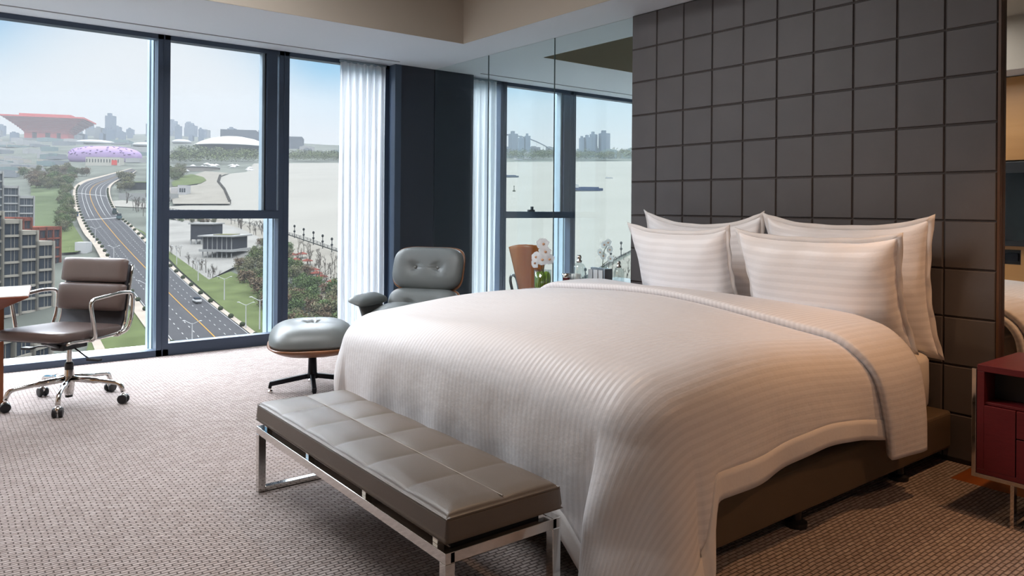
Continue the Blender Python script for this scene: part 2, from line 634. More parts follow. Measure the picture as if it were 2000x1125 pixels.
# ------------------------------------------------------------------ headboard: leather tiles from floor to ceiling
HY0, HY1 = -5.523, -3.023
def leather(name, col, rough=.42, bump=.25):
    return mat(name, col, rough, noise=.05, nscale=6, bump=bump, bscale=420, spec=.45)
M_tile = leather('grey_brown_leather_tile', (87, 84, 85), .5, .15)
hb = thing('headboard', 'floor-to-ceiling headboard wall of square grey-brown leather tiles behind the bed', 'headboard', (0, -4.273, 0))
pn = MB()
rows_z = [0.02] + [2.5043 - .25 * k for k in range(9, -1, -1)] + [CH - .002]
for j in range(10):
    y1, y0 = HY1 - .25 * j + 4.273, HY1 - .25 * (j + 1) + 4.273
    for i in range(len(rows_z) - 1):
        z0, z1 = rows_z[i], rows_z[i + 1]
        g = .0026
        d = .006
        a = [(-.024, y0 + g, z0 + g), (-.024, y1 - g, z0 + g), (-.024, y1 - g, z1 - g), (-.024, y0 + g, z1 - g)]
        b = [(-.034, y0 + g + d, z0 + g + d), (-.034, y1 - g - d, z0 + g + d), (-.034, y1 - g - d, z1 - g - d), (-.034, y0 + g + d, z1 - g - d)]
        c = [(-.031, y0 + g + .003, z0 + g + .003), (-.031, y1 - g - .003, z0 + g + .003), (-.031, y1 - g - .003, z1 - g - .003), (-.031, y0 + g + .003, z1 - g - .003)]
        pn.add(a + c + b, [(0, 1, 5, 4), (1, 2, 6, 5), (2, 3, 7, 6), (3, 0, 4, 7), (4, 5, 9, 8), (5, 6, 10, 9), (6, 7, 11, 10), (7, 4, 8, 11), (8, 9, 10, 11)])
pn.build('leather_tiles', M_tile, hb, fix=False)
MB().box((-.026, -1.25, .0), (.018, 1.25, CH - .002)).build('backing_panel', mat('backing_dark', (52, 42, 38), .6), hb)
MB().box((-.032, -1.262, .02), (.018, -1.25, CH - .002)).build('side_trim', wood_mat('dark_trim_wood', (74, 50, 34), (92, 62, 40)), hb)
# mirror right of the headboard
mi = tag(MB().box((.004, -6.75, .02), (.018, -5.536, CH - .002)).build('wall_mirror', mirror_mat()), 'tall wall mirror right of the leather headboard, showing the television wall', 'mirror')

# television wall on the left wall, seen only in that mirror
M_maple = wood_mat('honey_maple', (172, 122, 70), (188, 138, 84), .4, 4, (1, .12, 1))
tw = thing('media_wall', 'honey maple panelled media wall with a shelf slot, reflected in the wall mirror', 'wall unit', (XL, -3.9, 0))
MB().box((0, -1.5, 1.86), (.05, 1.5, CH - .01)).box((0, -1.5, 0.02), (.05, 1.5, .74)).box((0, -1.5, .9), (.05, 1.5, .945)).box((0, -1.5, .74), (.05, -.1, .9)).box((0, .16, .74), (.05, 1.5, .9)).build('panel', M_maple, tw, bevel=.002)
MB().box((0, -1.5, .945), (.03, 1.5, 1.86)).build('recess_back', mat('dark_recess', (40, 38, 36), .5), tw)
MB().box((.0, -.1, .74), (.01, .16, .9)).build('slot_back', M_black, tw)
MB().box((.012, -.07, .78), (.045, .13, .86)).build('media_box', M_blackm, tw)
tv = thing('television', 'black flat television on the maple wall, reflected in the wall mirror', 'television', (XL + .085, -3.9, 1.4))
MB().box((-.028, -.85, -.46), (.03, .85, .44)).build('housing', M_black, tv, bevel=.005)
MB().box((.03, -.81, -.40), (.034, .81, .32)).build('screen', mat('tv_screen', (14, 16, 20), .08), tv)
# ------------------------------------------------------------------ bed
def linen(name, period, col=(230, 228, 230), hem=None, u_axis='Y', amp=.12):
    """satin-stripe linen; stripes follow the UV map (metres); hem = plain border width"""
    m = bpy.data.materials.new(name)
    m.use_nodes = True
    N, L = m.node_tree.nodes, m.node_tree.links
    b = N['Principled BSDF']
    uv = N.new('ShaderNodeUVMap')
    sp = N.new('ShaderNodeSeparateXYZ')
    L.new(uv.outputs[0], sp.inputs[0])
    mu = N.new('ShaderNodeMath')
    mu.operation = 'MULTIPLY'
    mu.inputs[1].default_value = 2 * pi / period
    L.new(sp.outputs[u_axis], mu.inputs[0])
    si = N.new('ShaderNodeMath')
    si.operation = 'SINE'
    L.new(mu.outputs[0], si.inputs[0])
    mr = N.new('ShaderNodeMapRange')
    mr.inputs['From Min'].default_value = -.35
    mr.inputs['From Max'].default_value = .35
    L.new(si.outputs[0], mr.inputs['Value'])
    c = lin(*col)
    d = tuple(v * (1 - amp * 1.6) for v in c[:3]) + (1,)
    mix = N.new('ShaderNodeMix')
    mix.data_type = 'RGBA'
    L.new(mr.outputs[0], mix.inputs[0])
    mix.inputs[6].default_value = d
    mix.inputs[7].default_value = c
    L.new(mix.outputs[2], b.inputs['Base Color'])
    r = N.new('ShaderNodeMapRange')
    r.inputs['To Min'].default_value = .75
    r.inputs['To Max'].default_value = .42
    L.new(mr.outputs[0], r.inputs['Value'])
    L.new(r.outputs[0], b.inputs['Roughness'])
    b.inputs['Sheen Weight'].default_value = .15
    t = N.new('ShaderNodeTexCoord')
    n = N.new('ShaderNodeTexNoise')
    n.inputs['Scale'].default_value = 7
    n.inputs['Detail'].default_value = 5
    L.new(t.outputs['Object'], n.inputs['Vector'])
    ad = N.new('ShaderNodeMath')
    ad.operation = 'MULTIPLY_ADD'
    ad.inputs[1].default_value = .035
    L.new(mr.outputs[0], ad.inputs[0])
    L.new(n.outputs['Fac'], ad.inputs[2])
    bp = N.new('ShaderNodeBump')
    bp.inputs['Strength'].default_value = .35
    bp.inputs['Distance'].default_value = .02
    L.new(ad.outputs[0], bp.inputs['Height'])
    L.new(bp.outputs[0], b.inputs['Normal'])
    return m


M_linen = linen('satin_stripe_linen', .0265, amp=.055)
M_hem = mat('plain_linen', (228, 225, 224), .7, bump=.25, bscale=40)
M_sheet = mat('fitted_sheet', (232, 228, 222), .75, bump=.2, bscale=30)
M_base = leather('taupe_bed_leather', (98, 84, 66), .5)
YC = -4.273
bed = thing('bed', 'wide double bed with taupe upholstered base standing against the tiled headboard', 'bed', (-1.15, YC, 0))
MB().box((-1.15, -1.05, .075), (1.11, 1.05, .27)).build('bed_base', M_base, bed, bevel=.018)
for x, y in ((-.25, -1.0), (.64, -1.0), (-1.0, -.95), (-.25, 1.0), (.64, 1.0), (-1.0, .95)):
    MB().lathe([(.045, 0), (.045, .02), (.022, .03), (.022, .08)], (x, y, 0)).build('leg', M_black, bed)
mt = MB()
mt.ell((0, 0, 0), (1.06, 1.02, .155), 64, 20, e=.18)
mo = tag(mt.build('mattress', M_sheet, smooth=True), 'mattress in a plain white fitted sheet on the upholstered bed base', 'mattress')
mo.location = (-1.11, YC, .425)

# duvet: a sheet coordinate (s from head to foot, t across) draped over the mattress
X0, XF, HWN, HWF, RR = -.62, -2.44, 1.115, 1.17, .18


def sm(v):
    v = min(1, max(0, v))
    return v * v * (3 - 2 * v)


def drape(s, t, lift=0.0, x0=X0, skew=0.0):
    """point of the cloth: s metres from the fold towards the foot, t metres from the bed's middle (negative = near side)"""
    hw = HWN if t < 0 else HWF
    xs = x0 + skew * t
    sf = (xs - XF) - RR
    a = s - sf
    b = abs(t) - (hw - RR)
    sg = -1 if t < 0 else 1
    cx_, cy_ = min(s, sf), sg * min(abs(t), hw - RR)
    ztop = .735 + .065 * (1 - (t / (1.15 if t < 0 else 1.9)) ** 2) * (.6 + .4 * min(1, s / .5)) + .02 * sin(s * 2.1 + t * 1.3) + .012 * sin(s * 4.3 - t * 2.9)
    ztop -= .04 * max(0, (s - .9)) ** 2
    qa, qb = max(a, 0), max(b, 0)
    q = hypot(qa, qb)
    if q == 0:
        return Vector((xs - s, YC + t, ztop + lift))
    dx, dy = qa / q, qb / q
    ang = atan2(dy, dx)
    per = s * (1 - 0) if qb > 0 and qa == 0 else (t if qa > 0 and qb == 0 else s + ang * .5)
    th = min(q / RR, pi / 2 - .12)
    outd = RR * sin(th)
    dn = RR * (1 - cos(th))
    rest = q - th * RR
    if rest > 0:
        fl = .13
        if qa > 0 and qb > 0: fl = .13 + .18 * sin(2 * ang)
        outd += rest * fl
        dn += rest * sqrt(1 - fl * fl)
        outd += .022 * sin(per * 9.0 + 1.2) * min(1, rest * 2.2) + .010 * sin(per * 21 + .4) * min(1, rest * 2)
        if qa > 0 and qb > 0: outd += .05 * sin(ang * 6 + .6) * rest
    # belly of the filling, and the corner fold lying over the side
    if t < 0 and qb > 0: outd += .16 * sm((s - 1.48) / .13) * max(0, min(rest, .45))
    outd += .035 * sin(min(1, q / .55) * pi)
    outd += lift * sin(th)
    z = ztop - dn + lift * cos(th)
    z = max(z, .012 + .25 * max(0, .0))
    return Vector((xs - cx_ - outd * dx, YC + cy_ + sg * outd * dy, z))




def duvet_mesh(name, s0, s1, tn, tf, lift, mat_, parent, ns, nt, thick, x0=X0, skew=0.0, wob=0.0, cuff=False):
    vs, uv = [], []
    for i in range(ns):
        for j in range(nt):
            u, v = i / (ns - 1), j / (nt - 1)
            t = tn + (tf - tn) * v
            sa = s0(t) if callable(s0) else s0
            sb = s1(t) if callable(s1) else s1
            s = sa + (sb - sa) * u
            l = lift(u, v, s, t) if callable(lift) else lift
            if wob and t < -1.0:  # the near hem rises and falls a little, longer towards the foot corner
                g = (-1.0 - t) / .40
                t -= wob * g * (.022 * sin(s * 5.5 + .8) + .27 * sm((s - 1.53) / .13))
            vs.append(drape(s, t, l, x0, skew))
            uv.append((s, t))
    fs = [(i * nt + j, (i + 1) * nt + j, (i + 1) * nt + j + 1, i * nt + j + 1) for i in range(ns - 1) for j in range(nt - 1)]
    b = MB()
    b.add(vs, fs)
    o = b.build(name, mat_, parent, smooth=True, uvs=uv)
    md = o.modifiers.new('t', 'SOLIDIFY')
    md.thickness = thick
    md.offset = -1
    return o


dv = thing('duvet', 'puffy white satin-striped duvet draped over the bed down to the floor at its foot corner', 'duvet', (0, 0, 0))
SF = 2.50
TN, TF = -1.40, 1.50
SFF = lambda t: 2.25 + .27 * sm((-t - .72) / .42)
HEM = .075
duvet_mesh('duvet_cover', 0, lambda t: SFF(t) - HEM, TN + HEM, TF - HEM, 0, M_linen, dv, 150, 190, .03, wob=1)
duvet_mesh('side_hem', 0, SFF, TN, TN + HEM + .004, .004, M_hem, dv, 150, 5, .02, wob=1)
duvet_mesh('foot_hem', lambda t: SFF(t) - HEM, SFF, TN + HEM, TF, .004, M_hem, dv, 5, 160, .02, wob=1)
duvet_mesh('folded_cuff', lambda t: -.10 + .15 * sm((-t - .7) / .4), lambda t: .44 - .05 * (t / 1.5) - .02 * sin(t * 2.5) - max(0, -t - 1.05) * .35, -1.49, 1.5,
           lambda u, v, s, t: .030 + .018 * sin(min(1, u * 1.0) * pi) ** .5, M_linen, dv, 26, 190, .035, skew=0)


# pillows
def pillow(name, w, h, th, loc, lean, yaw, label, flange=.026, seed=1, roll=0, sag=.06):
    rnd = random.Random(seed)
    a1, a2, a3 = [rnd.uniform(0, 6) for _ in range(3)]
    t = thing(name, label, 'pillow', loc, 0, None)
    t.rotation_euler = Euler((roll, lean, yaw))

    def pt(u, v, side):
        # u across (-1..1), v up (-1..1)
        eu, ev = abs(u), abs(v)
        k = max(0, (1 - eu ** 2.6)) * max(0, (1 - ev ** 2.6))
        tk = th / 2 * k ** .42
        pin = .045 * w
        y = (w / 2) * u - math.copysign(pin * (1 - v * v) * eu ** 4, u)
        z = (h / 2) * v - math.copysign(sag * h * (1 - u * u) ** 1.0 * ev ** 3, v)
        # raised upper corners
        if v > 0: z += .05 * h * (eu ** 5) * ev ** 3
        tk *= 1 + .10 * sin(u * 3 + a1) * cos(v * 2.2 + a2)
        wr = .006 * sin(u * 11 + v * 5 + a3) * (1 - k)
        x = side * tk + wr
        return x, y, z
    vs, uv, fs = [], [], []
    n1, n2 = 44, 34
    for side in (1, -1):
        for i in range(n1):
            for j in range(n2):
                u, v = -1 + 2 * i / (n1 - 1), -1 + 2 * j / (n2 - 1)
                u, v = sin(u * pi / 2), sin(v * pi / 2)
                vs.append(pt(u, v, side))
                uv.append((u * w / 2, v * h / 2))
    for sd in (0, 1):
        o = sd * n1 * n2
        for i in range(n1 - 1):
            for j in range(n2 - 1):
                f = (o + i * n2 + j, o + (i + 1) * n2 + j, o + (i + 1) * n2 + j + 1, o + i * n2 + j + 1)
                fs.append(f if sd else f[::-1])
    b = MB()
    b.add(vs, fs)
    b.build('pillowcase', M_pill, t, smooth=True, uvs=uv, fix=False)
    # flat flange round the edge
    fv, ff, n = [], [], 120
    for i in range(n):
        a = 4 * i / n
        k, r = int(a), a % 1
        u, v = [(-1 + 2 * r, -1), (1, -1 + 2 * r), (1 - 2 * r, 1), (-1, 1 - 2 * r)][k]
        x, y, z = pt(u, v, 1)
        x2, y2, z2 = pt(u * .97, v * .97, 0)
        wv = .006 * sin(i * .9 + a1)
        fv.append((0, y2, z2))
        m_ = flange
        uu = u / max(abs(u), abs(v))
        vv = v / max(abs(u), abs(v))
        fv.append((wv, y + m_ * (uu if abs(uu) > .93 else uu * .2), z + m_ * (vv if abs(vv) > .93 else vv * .2)))
    ff = [(2 * i, 2 * i + 1, 2 * ((i + 1) % n) + 1, 2 * ((i + 1) % n)) for i in range(n)]
    MB().add(fv, ff).build('flange', M_hem, t, smooth=True, solid=.006)
    return t


M_pill = linen('pillow_stripe_linen', .045, (243, 243, 246), amp=.055)
pillow('pillow', .93, .68, .22, (-.185, -3.85, .905), radians(-9), 0, 'large white pillow leaning on the headboard at the far, window side of the bed', seed=2, sag=.09)
pillow('pillow', .92, .68, .22, (-.19, -4.83, .895), radians(-10), radians(2), 'large white pillow leaning on the headboard at the near side, upper corner upright', seed=3, sag=.05)
pillow('pillow', .80, .54, .23, (-.46, -3.90, .905), radians(-16), radians(-3), 'smaller striped white pillow in front, on the far window side of the bed', seed=4, sag=.04)
pillow('pillow', .88, .56, .25, (-.48, -4.84, .885), radians(-18), radians(3), 'smaller striped white pillow in front, on the near side of the bed', seed=6, sag=.03)

# ------------------------------------------------------------------ bench
M_bench = leather('taupe_bench_leather', (104, 94, 84), .34, .18)
M_seam = mat('seam_thread', (150, 140, 128), .6)
bn = thing('bench', 'long taupe leather bench on a chrome frame at the foot of the bed', 'bench', (-2.815, -4.36, 0))
bw, bl = .43, 1.60


def bench_top(u, v):
    x, y = (u - .5) * bw, (v - .5) * bl
    ex, ey = min(u, 1 - u) * bw, min(v, 1 - v) * bl
    z = .397
    edge = min(ex, ey)
    z += .010 * min(1, edge / .06) ** .5
    cell_y = (v * 6) % 1
    cu = (u * 2) % 1
    z += .010 * (sin(cell_y * pi) ** .5) * (sin(cu * pi) ** .35)
    if edge < .014: z -= (.014 - edge) ** 2 * 55
    return (x, y, z)


cv = MB().grid(64, 200, bench_top)
n0 = len(cv.v)
# skirt round the cushion
ring = [i * 200 for i in range(64)] + [63 * 200 + j for j in range(1, 200)] + [i * 200 + 199 for i in range(62, -1, -1)] + [j for j in range(198, 0, -1)]
base_i = len(cv.v)
lv = [(.0, .390), (.003, .388), (.002, .384), (.006, .34), (.004, .331), (-.01, .326)]
for k, (o_, z_) in enumerate(lv):
    for idx in ring:
        x, y, z = cv.v[idx]
        l = hypot(x / bw, y / bl)
        sx, sy = (math.copysign(o_, x) if abs(x) > bw / 2 - .001 else 0), (math.copysign(o_, y) if abs(y) > bl / 2 - .001 else 0)
        cv.v.append((x + sx, y + sy, z_))
m_ = len(ring)
for i in range(m_):
    cv.f.append((ring[i], ring[(i + 1) % m_], base_i + (i + 1) % m_, base_i + i))
for k in range(len(lv) - 1):
    for i in range(m_):
        a = base_i + k * m_
        cv.f.append((a + i, a + (i + 1) % m_, a + m_ + (i + 1) % m_, a + m_ + i))
cv.f.append(tuple(base_i + (len(lv) - 1) * m_ + i for i in range(m_)))
cu = cv.build('cushion', M_bench, bn, smooth=True)
MB().tube([(0, -bl / 2 + .02, .4085), (0, 0, .4095), (0, bl / 2 - .02, .4085)], .0022, 6).build('seam', M_seam, cu)
pipe = [(-bw / 2, -bl / 2, .392), (bw / 2, -bl / 2, .392), (bw / 2, bl / 2, .392), (-bw / 2, bl / 2, .392)]
MB().tube(pipe, .0032, 6, closed=True).build('piping', M_bench, cu)
fr = MB()
fx, fy, rt = .205, .785, .034
for sx in (-1, 1): fr.box((sx * fx - rt / 2, -fy - rt / 2, .262), (sx * fx + rt / 2, fy + rt / 2, .296))
for sy in (-1, 1): fr.box((-fx, sy * fy - rt / 2, .2625), (fx, sy * fy + rt / 2, .2955))
fr.build('top_rail', M_chrome, bn, bevel=.002)
for sx in (-1, 1):
    for sy in (-1, 1):
        MB().box((sx * fx - rt / 2, sy * fy - rt / 2, 0), (sx * fx + rt / 2, sy * fy + rt / 2, .262)).build('leg', M_chrome, bn, bevel=.002)
for sy in (-1, 1):
    MB().box((-fx + rt / 2, sy * fy - rt / 2, 0), (fx - rt / 2, sy * fy + rt / 2, .022)).build('floor_rail', M_chrome, bn, bevel=.002)
for sx in (-1, 1):
    for y in (-.72, -.25, .25, .72):
        MB().box((sx * .195 - .012, y - .014, .296), (sx * .195 + .012, y + .014, .328)).build('spacer', M_chrome, bn, bevel=.001)
MB().box((-.17, -.75, .285), (.17, .75, .312)).build('under_plate', M_black, bn)


# ------------------------------------------------------------------ soft pads
def pad(w, h, t, tufts=(), curve=0.0, e=.55, n=56, m=16, back=.25, crown=.5):
    """cushion in the local y-z plane (width w, height h), bulging towards +x"""
    b = MB()
    def pos(rho, a, side):
        ca, sa = cos(a), sin(a)
        y = w / 2 * math.copysign(abs(ca) ** e, ca) * rho
        z = h / 2 * math.copysign(abs(sa) ** e, sa) * rho
        k = max(0, 1 - rho ** 5) ** .5
        x = (t * (1 - back) if side > 0 else -t * back) * k
        if side > 0:
            x *= (1 - crown * .35 * rho ** 2)
            for (ty, tz, d, r) in tufts:
                q = hypot(y - ty, z - tz)
                x -= d * math.exp(-(q / r) ** 1.3)
                an = atan2(z - tz, y - ty)
                x += .0035 * sin(an * 9) * math.exp(-((q - r * 1.2) / (r)) ** 2)
        x += curve * (y / (w / 2)) ** 2
        return (x, y, z)
    for side in (1, -1):
        o = len(b.v)
        for i in range(m + 1):
            rho = sin(i / m * pi / 2)
            for k in range(n):
                b.v.append(pos(rho, 2 * pi * k / n, side))
        for i in range(m):
            for k in range(n):
                b.f.append((o + i * n + k, o + i * n + (k + 1) % n, o + (i + 1) * n + (k + 1) % n, o + (i + 1) * n + k))
    return b


def xf(b, M):
    b.v = [tuple(M @ Vector(p)) for p in b.v]
    return b


def shell(w, h, curve, e=.5, off=0, n=48, m=8, dish=.0):
    b = MB()
    for i in range(m + 1):
        rho = i / m
        for k in range(n):
            a = 2 * pi * k / n
            y = w / 2 * math.copysign(abs(cos(a)) ** e, cos(a)) * rho
            z = h / 2 * math.copysign(abs(sin(a)) ** e, sin(a)) * rho
            b.v.append((off + curve * (y / (w / 2)) ** 2 + dish * rho ** 4, y, z))
    for i in range(m):
        for k in range(n):
            b.f.append((i * n + k, i * n + (k + 1) % n, (i + 1) * n + (k + 1) % n, (i + 1) * n + k))
    return b


T = Matrix.Translation
Ry = lambda a: Matrix.Rotation(a, 4, 'Y')
Rx = lambda a: Matrix.Rotation(a, 4, 'X')
M_lea = leather('grey_lounge_leather', (102, 106, 105), .38, .15)
M_shell = wood_mat('moulded_walnut', (120, 78, 50), (146, 98, 64), .3, 5, (1, 1, .2))
M_btn = mat('leather_button', (92, 92, 88), .35)

# lounge chair: local +x is the direction it faces
lc = thing('lounge_chair', 'grey leather lounge chair with walnut shells and buttoned headrest, in front of the dark column', 'armchair', (-.98, -1.37, 0), radians(-147))
H = T(V(-.37, 0, .745)) @ Ry(radians(-16))
hd = xf(pad(.68, .40, .13, [(-.11, 0, .045, .035), (.11, 0, .045, .035)], .05), H).build('headrest', M_lea, lc, smooth=True)
for y in (-.11, .11): xf(MB().ell((.070, y, 0), (.010, .016, .016), 12, 8), H).build('button', M_btn, hd, smooth=True)
xf(shell(.70, .42, .055, off=-.045, dish=.02), H).build('headrest_shell', M_shell, lc, smooth=True, solid=.012)
B = T(V(-.27, 0, .415)) @ Ry(radians(-20))
bk = xf(pad(.68, .34, .13, [(-.11, 0, .045, .035), (.11, 0, .045, .035)], .05), B).build('back_cushion', M_lea, lc, smooth=True)
for y in (-.11, .11): xf(MB().ell((.070, y, 0), (.010, .016, .016), 12, 8), B).build('button', M_btn, bk, smooth=True)
xf(shell(.70, .36, .055, off=-.045, dish=.02), B).build('back_shell', M_shell, lc, smooth=True, solid=.012)
for y in (-.15, .15): MB().bar((-.33, y, .42), (-.45, y, .80), .03, .008).build('back_brace', M_black, lc, bevel=.002)
Q = T(V(.08, 0, .335)) @ Ry(radians(-90 - 10))
sc_ = xf(pad(.66, .60, .15, [(0, -.04, .05, .05)], .03), T(V(.08, 0, .335)) @ Ry(radians(-78)) @ Matrix.Diagonal((1, 1, 1, 1))).build('seat_cushion', M_lea, lc, smooth=True)
xf(shell(.70, .62, .055, off=-.045, dish=.03), T(V(.08, 0, .335)) @ Ry(radians(-78))).build('seat_shell', M_shell, lc, smooth=True, solid=.012)
for s_ in (-1, 1):
    A_ = T(V(.03, s_ * .395, .49)) @ Rx(radians(s_ * 18)) @ Ry(radians(-90))
    xf(pad(.17, .50, .07, (), .0, e=.5), A_).build('armrest', M_lea, lc, smooth=True)
    MB().grid(8, 8, lambda u, v: (-.16 + .36 * u, s_ * (.40 - .06 * v), .485 - .15 * v)).build('arm_shell', M_lea, lc, smooth=True, solid=.02)
MB().lathe([(.05, .10), (.035, .13), (.03, .26), (.07, .28)], (.05, 0, 0)).build('base_post', M_blackm, lc, smooth=True)
for k in range(5):
    a = 2 * pi * k / 5 + .3
    g = MB().bar((.05, 0, .11), (.05 + .31 * cos(a), .31 * sin(a), .055), .03, .03)
    lg = g.build('base_leg', M_blackm, lc, bevel=.006)
    MB().lathe([(.016, 0), (.016, .012), (.008, .02), (.008, .05)], (.05 + .30 * cos(a), .30 * sin(a), 0), 12).build('glide', M_chrome, lg)

# ottoman
ot = thing('ottoman', 'round-cornered grey leather ottoman with walnut shell and button dimple, left of the duvet', 'ottoman', (-2.075, -1.90, 0), radians(-20))
ot.scale = (1.06, 1.06, 1.02)
O_ = T(V(0, 0, .355)) @ Ry(radians(-90))
xf(pad(.70, .56, .17, [(.0, .0, .055, .045)], .0, e=.62, n=80, m=22, back=.22), O_).build('cushion', M_lea, ot, smooth=True)
xf(MB().ell((.075, 0, 0), (.006, .012, .012), 12, 8), O_).build('button', M_btn, ot, smooth=True)
osb = MB()
for i in range(13):
    rho = i / 12
    for k in range(60):
        a = 2 * pi * k / 60
        y = .352 * math.copysign(abs(cos(a)) ** .62, cos(a)) * rho
        x = .282 * math.copysign(abs(sin(a)) ** .62, sin(a)) * rho
        osb.v.append((x, y, .262 + .075 * rho ** 3))
for i in range(12):
    for k in range(60):
        osb.f.append((i * 60 + k, i * 60 + (k + 1) % 60, (i + 1) * 60 + (k + 1) % 60, (i + 1) * 60 + k))
osb.build('shell', M_shell, ot, smooth=True, solid=.012)
MB().lathe([(.055, .09), (.03, .12), (.026, .24), (.07, .262)]).build('base_post', M_blackm, ot, smooth=True)
for k in range(4):
    a = 2 * pi * k / 4
    lg = MB().bar((0, 0, .105), (.27 * cos(a), .27 * sin(a), .06), .03, .032).bar((.262 * cos(a), .262 * sin(a), .07), (.27 * cos(a), .27 * sin(a), .03), .022).build('base_leg', M_blackm, ot, bevel=.005)
    MB().lathe([(.016, 0), (.016, .012), (.008, .02), (.008, .04)], (.267 * cos(a), .267 * sin(a), 0), 12).build('glide', M_chrome, lg)

# ------------------------------------------------------------------ office chair (local +x = facing)
M_och = leather('brown_grey_task_leather', (96, 82, 78), .36, .12)
M_ochd = mat('dark_seat_mesh', (44, 42, 48), .6)
oc = thing('desk_chair', 'soft-pad leather desk chair on a chrome five-star base by the window', 'office chair', (-3.49, -1.32, 0), radians(-141))
RB = T(V(-.215, 0, .70)) @ Ry(radians(-9))


def softpad(w, h, t, z):
    b = MB()
    n = 28
    prof = []
    for k in range(n):
        a = 2 * pi * k / n
        prof.append((t * .5 * math.copysign(abs(cos(a)) ** .7, cos(a)), h * .5 * math.copysign(abs(sin(a)) ** .55, sin(a))))
    secs = 25
    for i in range(secs):
        v = i / (secs - 1)
        y = (v - .5) * w
        k = (1 - abs(2 * v - 1) ** 8) ** .5 * .98 + .02
        for (x, zz) in prof: b.v.append((.02 + x * k + .012 * (2 * v - 1) ** 2, y, z + zz * (.82 + .18 * k)))
    for i in range(secs - 1):
        for k in range(n):
            b.f.append((i * n + k, i * n + (k + 1) % n, (i + 1) * n + (k + 1) % n, (i + 1) * n + k))
    b.f.append(tuple(range(n))[::-1])
    b.f.append(tuple(range((secs - 1) * n, secs * n)))
    return b


xf(softpad(.52, .165, .07, .155), RB).build('back_pad', M_och, oc, smooth=True)
xf(softpad(.54, .185, .075, -.025), RB).build('back_pad', M_och, oc, smooth=True)
# sling: continuous back and seat sheet
side = [(-.245, .895), (-.225, .78), (-.195, .62), (-.185, .53), (-.16, .475), (-.11, .452), (0, .445), (.15, .445), (.26, .452), (.30, .445)]
sf = fillet([V(x, 0, z) for x, z in side], .05, 4)
sl = MB()
for p in sf:
    for y in (-.245, .245): sl.v.append((p.x - .012, y, p.z - .0))
for i in range(len(sf) - 1): sl.f.append((2 * i, 2 * i + 1, 2 * i + 3, 2 * i + 2))
sl.build('sling', M_ochd, oc, smooth=True, solid=.012)
# seat pad
SB = T(V(.055, 0, .478)) @ Ry(radians(-2))
stp = MB()
stp.ell((0, 0, 0), (.285, .262, .036), 64, 14, e=.32)
xf(stp, SB).build('seat_pad', M_och, oc, smooth=True)
for y in (-.255, .255):
    MB().tube(sf if False else [V(p.x - .016, y, p.z) for p in sf], .011, 8).build('side_rail', M_chrome, oc, smooth=True)
for y in (-.30, .30):
    loop = fillet([V(.10, y * .88, .445), V(.11, y, .46), V(.155, y, .70), V(-.10, y, .725), V(-.215, y, .715), V(-.205, y, .56), V(-.165, y, .47), V(-.12, y * .88, .445)], .045, 5)
    MB().tube(loop, .0125, 10).build('armrest', M_chrome, oc, smooth=True)
MB().bar((.10, -.27, .438), (.10, .27, .438), .03, .014).bar((-.12, -.27, .438), (-.12, .27, .438), .03, .014).build('seat_bridge', M_chrome, oc, bevel=.004)
MB().box((-.10, -.05, .36), (.10, .05, .41)).bar((-.10, 0, .38), (-.16, 0, .43), .05, .02).bar((.08, 0, .38), (.20, 0, .43), .05, .02).build('tilt_mechanism', M_black, oc, bevel=.008)
MB().tube(fillet([V(.03, -.04, .375), V(.03, -.20, .37), V(.06, -.25, .36)], .03), .005, 8).box((.035, -.30, .352), (.08, -.23, .366)).build('tilt_lever', M_black, oc)
MB().tube(fillet([V(.0, .04, .365), V(.03, .14, .33), V(.12, .27, .325)], .03), .005, 8).box((.10, .25, .318), (.13, .34, .33)).build('height_lever', M_black, oc)
MB().lathe([(.016, .26), (.016, .38)]).build('gas_lift', M_chrome, oc, smooth=False)
MB().lathe([(.026, .225), (.026, .265), (.019, .275)]).build('lift_collar', M_black, oc)
MB().lathe([(.024, .06), (.027, .07), (.033, .15), (.028, .225)]).build('hub', M_chrome, oc, smooth=False)
MB().lathe([(.022, .045), (.022, .06)]).build('hub_cap', M_black, oc)
for k in range(5):
    a = radians(-35 + 141 - 72 * k)
    d = V(cos(a), sin(a), 0)
    pts = fillet([d * .02 + V(0, 0, .165), d * .20 + V(0, 0, .148), d * .325 + V(0, 0, .132), d * .345 + V(0, 0, .075)], .03, 4)
    lg = MB().tube(pts, [.021] * 2 + [.015] * (len(pts) - 2), 10).build('base_leg', M_chrome, oc, smooth=True)
    c = d * .345
    n_ = V(-d.y, d.x, 0)
    M2 = Matrix.Rotation(atan2(n_.y, n_.x), 4, 'Z') @ Ry(radians(90))
    cs = MB()
    for s_ in (-1, 1): cs.lathe([(.012, -.012), (.028, -.011), (.031, -.004), (.031, .004), (.028, .011), (.012, .012)], c + n_ * .017 * s_ + V(0, 0, .031), 20, M2)
    cs.build('caster', M_black, lg, smooth=False)
    cp = MB()
    cp.ell(c + V(0, 0, .045), (.024, .024, .024), 14, 8)
    cp.build('caster_hood', M_chrome, lg, smooth=True)

